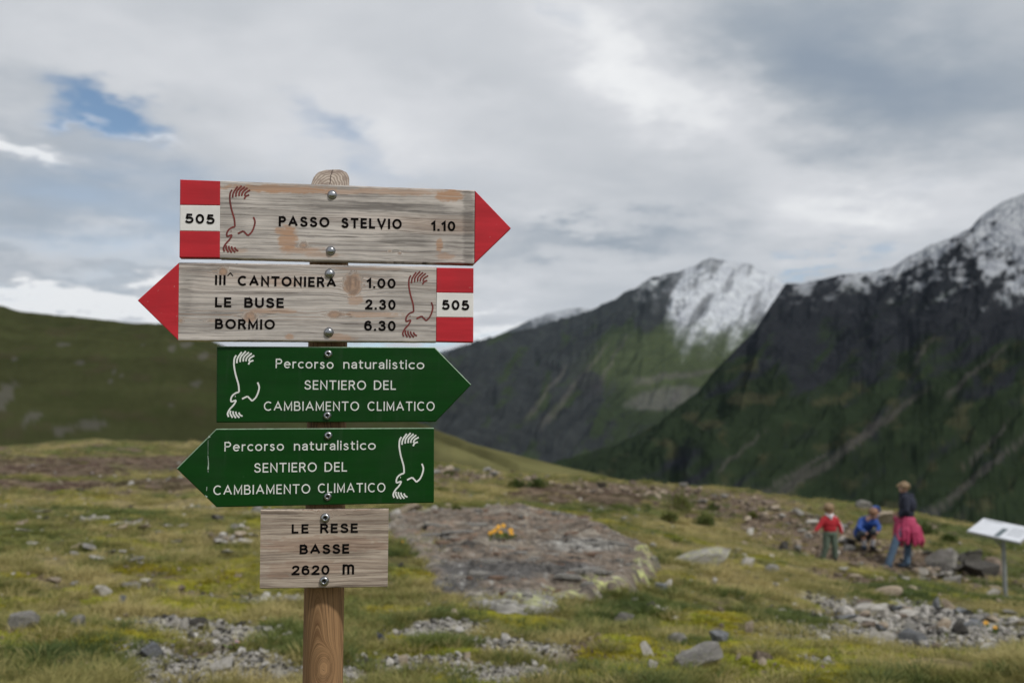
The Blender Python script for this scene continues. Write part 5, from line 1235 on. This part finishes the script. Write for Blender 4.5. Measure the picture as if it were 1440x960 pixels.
def slabq(u0, u1, v0, v1, t0, t1):
    def P(u, v, t): return tuple(c_bl + (c_br - c_bl) * u + (c_tl - c_bl) * v + nrm * t)
    V = [P(u, v, t) for t in (t0, t1) for v in (v0, v1) for u in (u0, u1)]
    return V, [(0, 2, 3, 1), (4, 5, 7, 6), (0, 1, 5, 4), (2, 6, 7, 3), (0, 4, 6, 2), (1, 3, 7, 5)]
V, Fc = slabq(0, 1, 0, 1, -.03, 0); me = mesh('frame', V, Fc, m_pfr, False); link(me, 'frame', e)
V, Fc = slabq(.015, .985, .03, .97, .0, .006); face = link(mesh('panel_face', V, Fc, m_ptop, False), 'panel_face', e)
V, Fc = slabq(.50, .60, .06, .62, .006, .0075); link(mesh('reflection_patch', V, Fc, m_pdark, False), 'reflection_patch', face)  # dark reflection on the panel face, painted as a flat patch
V, Fc = slabq(.08, .42, .84, .92, .006, .0072); link(mesh('heading_block', V, Fc, m_ptxt, False), 'heading_block', face)
for k in range(4):
    V, Fc = slabq(.66, .92, .70 - k * .14, .75 - k * .14, .006, .0072); link(mesh('text_line', V, Fc, m_ptxt, False), 'text_line', face)
mid = (c_bl + c_br) / 2 * .35 + (c_bl * .0) + ((c_bl + (c_br - c_bl) * .62 + (c_tl - c_bl) * .4)) * .65
topc = c_bl + (c_br - c_bl) * .58 + (c_tl - c_bl) * .35 - nrm * .03
def tubev(p0, p1, r0, r1, n=14):
    p0, p1 = Vector(p0), Vector(p1); z = (p1 - p0).normalized(); x = z.orthogonal().normalized(); y = z.cross(x); V = []
    for p, r in ((p0, r0), (p1, r1)):
        for i in range(n): a = i / n * 6.283; V.append(tuple(p + x * math.cos(a) * r + y * math.sin(a) * r))
    return V, [(i, (i + 1) % n, n + (i + 1) % n, n + i) for i in range(n)] + [tuple(range(n))[::-1], tuple(range(n, 2 * n))]
V, Fc = tubev((topc[0], topc[1], -.1), topc, .030, .028); me = mesh('post', V, Fc, m_ppost); me.set_sharp_from_angle(angle=R(50)); link(me, 'post', e)
V, Fc = tubev((topc[0] - .01, topc[1], topc[2] - .17), c_bl + (c_br - c_bl) * .44 + (c_tl - c_bl) * .15 - nrm * .03, .014, .014); link(mesh('brace', V, Fc, m_ppost), 'brace', e)
V, Fc = tubev((topc[0], topc[1], -.02), (topc[0], topc[1], .015), .09, .085, 20); link(mesh('base_plate', V, Fc, m_ppost, False), 'base_plate', e)

# ------------------------------------------------------------------ people
def capsule(bm, p0, p1, r0, r1, n=14):
    """tapered limb with round ends, closed"""
    p0, p1 = Vector(p0), Vector(p1); z = (p1 - p0); L = z.length
    if L < 1e-6: z = Vector((0, 0, 1))
    z.normalize(); x = z.orthogonal().normalized(); y = z.cross(x); rows = []
    for k in range(1, 5): t = -math.pi / 2 + k * math.pi / 8; rows.append((p0 + z * math.sin(t) * r0, math.cos(t) * r0))
    for k in range(0, 4): t = k * math.pi / 8; rows.append((p1 + z * math.sin(t) * r1, math.cos(t) * r1))
    vs = [[bm.verts.new(c + x * math.cos(i / n * 6.2832) * r + y * math.sin(i / n * 6.2832) * r) for i in range(n)] for c, r in rows]
    a = bm.verts.new(p0 - z * r0); b_ = bm.verts.new(p1 + z * r1)
    for j in range(len(vs) - 1):
        for i in range(n): bm.faces.new((vs[j][i], vs[j][(i + 1) % n], vs[j + 1][(i + 1) % n], vs[j + 1][i]))
    for i in range(n): bm.faces.new((a, vs[0][(i + 1) % n], vs[0][i])); bm.faces.new((b_, vs[-1][i], vs[-1][(i + 1) % n]))
def ball(bm, c, r, rot=None, sub=3):
    M = Matrix.Translation(Vector(c)) @ (rot if rot is not None else Matrix()) @ Matrix.Diagonal((*(r if isinstance(r, (tuple, list)) else (r, r, r)), 1))
    bmesh.ops.create_icosphere(bm, subdivisions=sub, radius=1.0, matrix=M)
def fuse(name, build, voxel, mat_, parent, scale, smooth=3, wrinkle=0.0, seed=0, wl=.05, label=None):
    bm = bmesh.new(); build(bm); me = bpy.data.meshes.new('tmp'); bm.to_mesh(me); bm.free()
    o = bpy.data.objects.new('tmp', me); COL.objects.link(o)
    m1 = o.modifiers.new('r', 'REMESH'); m1.mode = 'VOXEL'; m1.voxel_size = voxel; m1.use_smooth_shade = True
    if smooth: m2 = o.modifiers.new('s', 'SMOOTH'); m2.factor = .5; m2.iterations = smooth
    dg = bpy.context.evaluated_depsgraph_get(); out = bpy.data.meshes.new_from_object(o.evaluated_get(dg)); bpy.data.objects.remove(o); bpy.data.meshes.remove(me)
    n = len(out.vertices); co = np.empty(n * 3, np.float32); out.vertices.foreach_get('co', co); co = co.reshape(-1, 3)
    if wrinkle:
        nm = np.empty(n * 3, np.float32); out.vertices.foreach_get('normal', nm); nm = nm.reshape(-1, 3)
        w = ridged(co[:, 0] / wl + co[:, 2] / wl * .35 + seed, co[:, 2] / wl * 1.1 + co[:, 1] / wl, 3, seed); co = co + nm * (w * wrinkle)[:, None]
    out.vertices.foreach_set('co', (co * scale).astype(np.float32).ravel()); out.name = name; out.materials.clear(); out.materials.append(mat_)
    out.polygons.foreach_set('use_smooth', [True] * len(out.polygons)); out.update()
    ob = link(out, name, parent)
    if label: ob['label'] = label
    return ob
def hand(bm, wrist, along, side, size, curl=.5, thumb=1):
    """palm, five fingers of unequal length bent at the knuckles, thumb leaving the side of the palm"""
    w, z, x = Vector(wrist), Vector(along).normalized(), Vector(side); x = (x - z * x.dot(z)).normalized(); y = z.cross(x)   # y: out of the palm
    rot = Matrix((x, y, z)).transposed().to_4x4()
    ball(bm, w + z * size * .26, (size * .22, size * .10, size * .28), rot, 2)
    for k, (ox, L) in enumerate(((-.16, .40), (-.055, .46), (.055, .43), (.15, .34))):
        b0 = w + z * size * .46 + x * size * ox; a = 0; p = b0; d_ = (z + x * ox * .5).normalized()
        for seg, f in enumerate((.45, .32, .23)):
            a += curl * (.55 if seg == 0 else .75); dd = d_ * math.cos(a) + y * math.sin(a); q = p + dd * size * L * f
            capsule(bm, p, q, size * (.052 - .006 * seg), size * (.047 - .006 * seg), 8); p = q
    t0 = w + z * size * .14 + x * size * .18 * thumb * -1; t1 = t0 + (z * .55 - x * thumb * .75 + y * .25).normalized() * size * .22; t2 = t1 + (z * .9 - x * thumb * .15 + y * .35).normalized() * size * .2
    capsule(bm, t0, t1, size * .065, size * .055, 8); capsule(bm, t1, t2, size * .055, size * .045, 8)
def head(bm, c, r, face, up=(0, 0, 1)):
    f = Vector(face).normalized(); u = Vector(up); s_ = f.cross(u).normalized(); u = s_.cross(f); M = Matrix((s_, f, u)).transposed().to_4x4(); c = Vector(c)
    def P(x, y, z): return c + (s_ * x + f * y + u * z) * r
    ball(bm, P(0, -.06, .18), (r * .76, r * .92, r * .82), M); ball(bm, P(0, .16, -.36), (r * .56, r * .66, r * .56), M); ball(bm, P(0, .50, -.74), (r * .24, r * .2, r * .18), M, 2)
    capsule(bm, P(0, .80, .12), P(0, 1.0, -.26), r * .07, r * .13, 10); ball(bm, P(-.12, .90, -.27), r * .08, M, 2); ball(bm, P(.12, .90, -.27), r * .08, M, 2)
    ball(bm, P(-.30, .68, .16), (r * .22, r * .12, r * .07), M, 2); ball(bm, P(.30, .68, .16), (r * .22, r * .12, r * .07), M, 2)
    ball(bm, P(0, .78, -.50), (r * .22, r * .10, r * .06), M, 2); ball(bm, P(0, .75, -.60), (r * .18, r * .09, r * .06), M, 2)
    for s in (-1, 1): ball(bm, P(s * .78, -.05, -.12), (r * .08, r * .20, r * .28), M, 2)
    return P, M
m_skin = simple('skin', (.47, .27, .19), .55, .08, 20, bumpy=.03); m_eye = simple('eye_white', (.75, .74, .72), .3, .03, bumpy=0); m_iris = simple('dark_iris', (.03, .03, .04), .3, .1, bumpy=0); m_lip = simple('lips', (.38, .14, .12), .5, .05, bumpy=0)
m_hairb = simple('fair_hair', (.21, .14, .075), .6, .4, 90, bumpy=.5); m_hairl = simple('brown_blond_hair', (.22, .145, .075), .6, .4, 90, bumpy=.5); m_hairr = simple('reddish_brown_hair', (.23, .12, .065), .6, .4, 90, bumpy=.5)
m_navy = simple('dark_navy_fleece', (.014, .017, .032), .9, .3, 40); m_pink = simple('pink_jacket_fabric', (.38, .030, .095), .6, .12, 14, bumpy=.2); m_jean = simple('faded_blue_jeans', (.075, .125, .19), .85, .3, 30); m_shoe = simple('dark_blue_shoe', (.03, .05, .08), .7, .3)
m_redj = simple('red_fleece', (.36, .010, .020), .8, .12, 30); m_whitej = simple('white_sleeve_stripe', (.62, .62, .66), .8, .06, 30); m_olv = simple('grey_green_trousers', (.085, .115, .085), .85, .2, 25); m_blk = simple('black_shoe', (.02, .02, .02), .7, .3)
m_blue = simple('bright_blue_hooded_jacket', (.010, .055, .26), .7, .15, 25); m_short = simple('dark_grey_shorts', (.05, .06, .07), .85, .2); m_sock = simple('white_sock', (.55, .55, .58), .9, .08)
def eyes(root, P, r, scale, s_=((-1), 1)):
    for s in s_:
        bm = bmesh.new(); ball(bm, P(s * .30, .72, .04), r * .12, None, 2); me = bpy.data.meshes.new('eye'); bm.to_mesh(me); bm.free(); me.transform(Matrix.Scale(scale, 4)); me.materials.append(m_eye); eo = link(me, 'eye', root)
        bm = bmesh.new(); ball(bm, P(s * .30, .80, .04), r * .06, None, 1); me = bpy.data.meshes.new('iris'); bm.to_mesh(me); bm.free(); me.transform(Matrix.Scale(scale, 4)); me.materials.append(m_iris); link(me, 'iris', eo)
    bm = bmesh.new(); M = Matrix(); ball(bm, P(0, .84, -.53), (r * .2, r * .10, r * .05), None, 2); me = bpy.data.meshes.new('mouth'); bm.to_mesh(me); bm.free(); me.transform(Matrix.Scale(scale, 4)); me.materials.append(m_lip); link(me, 'mouth', root)
def hair(bm, P, M, r, seed, length=0.0, back=.0, puff=.10):
    r2 = random.Random(seed)
    ball(bm, P(0, -.14, .26), (r * (.82 + puff), r * (.90 + puff), r * (.80 + puff)), M)
    for _ in range(46):
        a = r2.uniform(0, 6.283); e = r2.uniform(.05, 1.45); d = (math.cos(a) * math.sin(e), math.sin(a) * math.sin(e), math.cos(e))
        if d[1] > .62 and d[2] < .55: continue
        p = P(d[0] * .84, -.12 + d[1] * .9, .26 + d[2] * .82); q = P(d[0] * 1.0 + r2.gauss(0, .06), -.14 + d[1] * 1.05 + r2.gauss(0, .06), .20 + d[2] * .86 - .16 * (1 - d[2]) - length * (1 - d[2]) * .5)
        capsule(bm, p, q, r * .11, r * .05, 6)
def person(px, py, hpx, label, J, builder):
    p, d = G(px, py); H = hpx * d / F; e = empty('person', (p[0], p[1], p[2])); tag(e, label, 'person', 'people resting among the stones'); return e, H

# adult: stands side-on facing left, back to the right, pink jacket tied round the waist
e, H = person(1269, 798, 113, 'adult with fair hair, dark navy top and pink jacket tied round the waist', None, None)
A_ = dict(sh_l=(.015, -.10, .795), sh_r=(.075, .12, .805), hip_l=(.04, -.055, .52), hip_r=(.05, .055, .52), kn_l=(-.095, -.06, .285), kn_r=(.095, .05, .285), an_l=(-.185, -.07, .045), an_r=(.075, .05, .045))
hc = (.045, 0, .905); hr = .062; fd = (-.95, -.12, -.28)
def body(bm):
    ball(bm, (.075, 0, .70), (.075, .115, .125)); ball(bm, (.06, 0, .60), (.062, .095, .08)); ball(bm, (.045, 0, .53), (.072, .10, .07)); capsule(bm, (.055, 0, .79), (.045, 0, .86), .032, .028)
    head(bm, hc, hr, fd)
    for s, k in ((-1, 'l'), (1, 'r')):
        capsule(bm, A_['hip_' + k], A_['kn_' + k], .052, .033); capsule(bm, A_['kn_' + k], A_['an_' + k], .032, .021)
        a = Vector(A_['an_' + k]); capsule(bm, a + Vector((.012, 0, -.022)), a + Vector((-.075, s * .006, -.028)), .020, .016)
    capsule(bm, A_['sh_l'], (.015, -.135, .655), .032, .023); capsule(bm, (.015, -.135, .655), (-.035, -.085, .60), .022, .016); hand(bm, (-.037, -.08, .598), (-.5, .9, -.15), (0, .2, 1), .085, .6, 1)
    capsule(bm, A_['sh_r'], (.12, .15, .66), .032, .023); capsule(bm, (.12, .15, .66), (.03, .13, .60), .022, .016); hand(bm, (.026, .128, .598), (-1, -.2, -.1), (0, .2, 1), .085, .6, -1)
fuse('body', body, .0042, m_skin, e, H, 1)
bmx = bmesh.new(); Pf, Mf = head(bmx, hc, hr, fd); bmx.free(); eyes(e, Pf, hr, H)
def top(bm):
    ball(bm, (.082, 0, .715), (.092, .128, .120)); ball(bm, (.065, 0, .62), (.080, .108, .085)); ball(bm, (.05, 0, .56), (.078, .105, .05)); capsule(bm, (.06, 0, .80), (.052, 0, .835), .046, .038)
    capsule(bm, A_['sh_l'], (.015, -.138, .655), .042, .034); capsule(bm, (.015, -.138, .655), (-.036, -.084, .602), .033, .026); capsule(bm, A_['sh_r'], (.12, .153, .66), .042, .034); capsule(bm, (.12, .153, .66), (.04, .133, .605), .033, .026)
    capsule(bm, (.11, -.04, .81), (.12, .05, .80), .034, .034)
fuse('fleece_top', top, .0055, m_navy, e, H, 3, .004, 3, .05)
def jeans(bm):
    ball(bm, (.047, 0, .525), (.080, .108, .07))
    for k in 'lr': capsule(bm, A_['hip_' + k], A_['kn_' + k], .060, .042); an = Vector(A_['an_' + k]); capsule(bm, A_['kn_' + k], an + Vector((0, 0, .008)), .041, .036)
fuse('jeans', jeans, .0055, m_jean, e, H, 2, .004, 5, .04)
for k, s in (('l', -1), ('r', 1)):
    def shoe(bm, k=k, s=s): a = Vector(A_['an_' + k]); capsule(bm, a + Vector((.016, 0, -.020)), a + Vector((-.080, s * .006, -.026)), .030, .023); capsule(bm, a + Vector((0, 0, .012)), a + Vector((0, 0, -.015)), .028, .030)
    fuse('shoe', shoe, .0045, m_shoe, e, H, 1)
def jacket(bm):
    for i in range(15):
        a = i / 14 * 4.9 + 1.15 + 1.55; cx, cy = .05 + math.cos(a) * .078, math.sin(a) * .098
        fl = .45 + .25 * math.sin(i * 1.9); ox = .05 if math.cos(a) > 0 else -.005
        capsule(bm, (cx, cy, .555), (cx + math.cos(a) * .035 * fl + ox * .5, cy + math.sin(a) * .035 * fl, .42), .024, .034, 10); capsule(bm, (cx + math.cos(a) * .035 * fl + ox * .5, cy + math.sin(a) * .035 * fl, .42), (cx + math.cos(a) * .05 * fl + ox, cy + math.sin(a) * .05 * fl, .30 - .03 * math.sin(i * 1.3)), .034, .022, 10)
    capsule(bm, (.15, -.06, .45), (.205, -.05, .31), .048, .040); capsule(bm, (.205, -.05, .31), (.215, -.04, .25), .030, .016)
    capsule(bm, (-.05, -.05, .52), (-.065, -.08, .33), .022, .030); capsule(bm, (-.04, -.06, .33), (-.02, -.05, .26), .030, .022)
    capsule(bm, (-.035, -.02, .55), (-.05, .02, .55), .028, .028)
fuse('tied_jacket', jacket, .0055, m_pink, e, H, 3, .006, 7, .06)
def hr1(bm):
    hair(bm, Pf, Mf, hr, 3, .6, .0, .05); capsule(bm, Pf(0, .35, .72), Pf(0, 1.25, .62), hr * .30, hr * .10); capsule(bm, Pf(.1, .3, .7), Pf(.15, 1.0, .80), hr * .26, hr * .10); ball(bm, Pf(0, -.75, .0), (hr * .5, hr * .45, hr * .6), Mf)
fuse('hair', hr1, .0045, m_hairb, e, H, 1, .003, 9, .02)

# child in red: back to the camera, head turned right, arms held away from the body
e, H = person(1168, 788, 75, 'small child in a red fleece and grey green trousers seen from behind', None, None)
hc = (.0, 0, .895); hr = .098; fd = (.80, .58, -.12)
def body(bm):
    ball(bm, (0, 0, .64), (.115, .078, .13)); ball(bm, (0, 0, .50), (.105, .075, .09)); capsule(bm, (0, 0, .76), (0, 0, .82), .04, .038); head(bm, hc, hr, fd)
    capsule(bm, (-.10, 0, .72), (-.19, -.03, .60), .036, .028); capsule(bm, (-.19, -.03, .60), (-.265, -.07, .535), .026, .020); hand(bm, (-.268, -.072, .532), (-.8, -.3, -.5), (.3, -.2, .9), .095, .4, 1)
    capsule(bm, (.10, 0, .72), (.165, -.02, .60), .036, .028); capsule(bm, (.165, -.02, .60), (.185, -.05, .50), .026, .020); hand(bm, (.186, -.052, .497), (.15, -.25, -1), (.3, .9, 0), .095, .4, 1)
    for s, kx, fx in ((-1, -.075, -.125), (1, .075, .085)):
        capsule(bm, (s * .055, 0, .46), (kx, -.01, .25), .060, .042); capsule(bm, (kx, -.01, .25), (fx, 0, .055), .040, .028); capsule(bm, (fx, -.01, .03), (fx + s * .03, .075, .022), .026, .022)
fuse('body', body, .0055, m_skin, e, H, 1)
bmx = bmesh.new(); Pf, Mf = head(bmx, hc, hr, fd); bmx.free(); eyes(e, Pf, hr, H)
def jk(bm):
    ball(bm, (0, 0, .655), (.132, .092, .135)); ball(bm, (0, 0, .56), (.120, .088, .10)); capsule(bm, (-.05, 0, .755), (.05, 0, .755), .05, .05)
    capsule(bm, (-.105, 0, .715), (-.195, -.03, .60), .052, .040); capsule(bm, (-.195, -.03, .60), (-.262, -.068, .54), .038, .030); capsule(bm, (.105, 0, .715), (.17, -.02, .60), .052, .040); capsule(bm, (.17, -.02, .60), (.186, -.05, .51), .038, .030)
fj = fuse('red_fleece', jk, .0065, m_redj, e, H, 3, .006, 11, .07)
def col(bm):
    for i in range(16): a = i / 15 * 6.283; b2 = (i + 1) / 15 * 6.283; capsule(bm, (math.cos(a) * .056, math.sin(a) * .05, .80 - .02 * math.sin(a) * -1), (math.cos(b2) * .056, math.sin(b2) * .05, .80 + .02 * math.sin(b2)), .022, .022, 8)
    capsule(bm, (0, -.075, .775), (0, -.085, .74), .03, .018)
fuse('white_collar', col, .0055, m_whitej, fj, 1.0 * H, 1)
def stripe(bm): capsule(bm, (.115, .0, .765), (.20, -.022, .625), .017, .015, 8); capsule(bm, (.205, -.025, .615), (.222, -.055, .52), .015, .013, 8)
fuse('sleeve_stripe', stripe, .005, m_whitej, fj, H, 1)
def tr(bm):
    ball(bm, (0, 0, .475), (.118, .088, .08))
    for s, kx, fx in ((-1, -.075, -.125), (1, .075, .085)): capsule(bm, (s * .058, 0, .46), (kx, -.01, .25), .070, .056); capsule(bm, (kx, -.01, .25), (fx, 0, .07), .054, .046)
fuse('trousers', tr, .0065, m_olv, e, H, 2, .006, 13, .06)
for s, fx in ((-1, -.125), (1, .085)):
    def sh(bm, s=s, fx=fx): capsule(bm, (fx, -.02, .035), (fx + s * .03, .085, .028), .036, .030); capsule(bm, (fx, 0, .06), (fx, 0, .04), .034, .034)
    fuse('shoe', sh, .0055, m_blk, e, H, 1)
fuse('hair', lambda bm: hair(bm, Pf, Mf, hr, 5, .15, 0, .10), .006, m_hairl, e, H, 1, .003, 15, .03)

# child in blue: crouches facing the camera, hood up behind the head, forearms on the knees
e, H = person(1217, 771, 77, 'child in a bright blue hooded jacket crouching on the rocks, facing the camera', None, None)
hc = (.105, -.16, .60); hr = .088; fd = (.10, -.85, -.52)
KN = ((-1, (-.10, -.20, .285), (-.055, -.10, .06)), (1, (.095, -.20, .30), (.075, -.12, .06)))
def body(bm):
    capsule(bm, (-.03, .10, .22), (.02, -.02, .42), .105, .105); capsule(bm, (.02, -.02, .42), (.05, -.08, .47), .105, .095); capsule(bm, (.06, -.09, .51), (.09, -.13, .55), .042, .040); head(bm, hc, hr, fd)
    for s, k, a in KN: capsule(bm, (s * .06, .08, .20), k, .060, .044); capsule(bm, k, a, .040, .027); capsule(bm, (a[0], a[1] + .03, .03), (a[0] + s * .01, a[1] - .07, .024), .027, .022)
    capsule(bm, (-.07, -.05, .46), (-.15, -.13, .36), .036, .028); capsule(bm, (-.15, -.13, .36), (-.085, -.23, .30), .027, .020); hand(bm, (-.083, -.232, .298), (.5, -.6, -.5), (.8, .3, .2), .085, .6, -1)
    capsule(bm, (.14, -.08, .48), (.18, -.14, .37), .036, .028); capsule(bm, (.18, -.14, .37), (.13, -.24, .32), .027, .020); hand(bm, (.128, -.242, .318), (-.3, -.6, -.6), (.9, -.2, .2), .085, .6, 1)
fuse('body', body, .0055, m_skin, e, H, 1)
bmx = bmesh.new(); Pf, Mf = head(bmx, hc, hr, fd, (-.2, -.4, .9)); bmx.free(); eyes(e, Pf, hr, H)
def bj(bm):
    capsule(bm, (-.03, .11, .24), (.02, -.02, .42), .125, .122); capsule(bm, (.0, -.02, .42), (.06, -.07, .46), .120, .108)
    capsule(bm, (-.07, -.05, .46), (-.155, -.13, .36), .052, .042); capsule(bm, (-.155, -.13, .36), (-.09, -.222, .305), .040, .030); capsule(bm, (.14, -.08, .48), (.185, -.14, .37), .052, .042); capsule(bm, (.185, -.14, .37), (.135, -.232, .325), .040, .030)
fj = fuse('hooded_jacket', bj, .0065, m_blue, e, H, 3, .007, 21, .07)
def hood(bm):
    for i in range(12):
        a = i / 11 * math.pi * 1.25 + .35; capsule(bm, Pf(math.cos(a) * .80 - .62, -.75, math.sin(a) * .80 - .02), Pf(math.cos(a) * .6 - .66, -1.2, math.sin(a) * .6 - .1), hr * .22, hr * .30, 8)
    ball(bm, Pf(-.7, -1.1, -.2), hr * .78, None, 2); capsule(bm, Pf(-.7, -.3, -.9), Pf(.7, -.3, -.9), hr * .34, hr * .34)
fuse('hood', hood, .0065, m_blue, fj, H, 2, .004, 23, .05)
def sho(bm):
    capsule(bm, (-.03, .10, .20), (.0, .08, .20), .112, .112)
    for s, k, a in KN: capsule(bm, (s * .06, .08, .20), k, .072, .060)
fuse('shorts', sho, .0065, m_short, e, H, 2, .004, 25, .05)
for s, k, a in KN:
    def so_(bm, a=a, k=k): t = Vector(a).lerp(Vector(k), .42); capsule(bm, a, t, .033, .037)
    fuse('sock', so_, .0055, m_sock, e, H, 1)
    def sh(bm, a=a, s=s): capsule(bm, (a[0], a[1] + .035, .035), (a[0] + s * .01, a[1] - .08, .030), .036, .030); capsule(bm, a, (a[0], a[1], .04), .034, .034)
    fuse('shoe', sh, .0055, m_blk if s > 0 else m_shoe, e, H, 1)
fuse('hair', lambda bm: hair(bm, Pf, Mf, hr, 8, .1, 0, .07), .006, m_hairr, e, H, 1, .003, 27, .03)
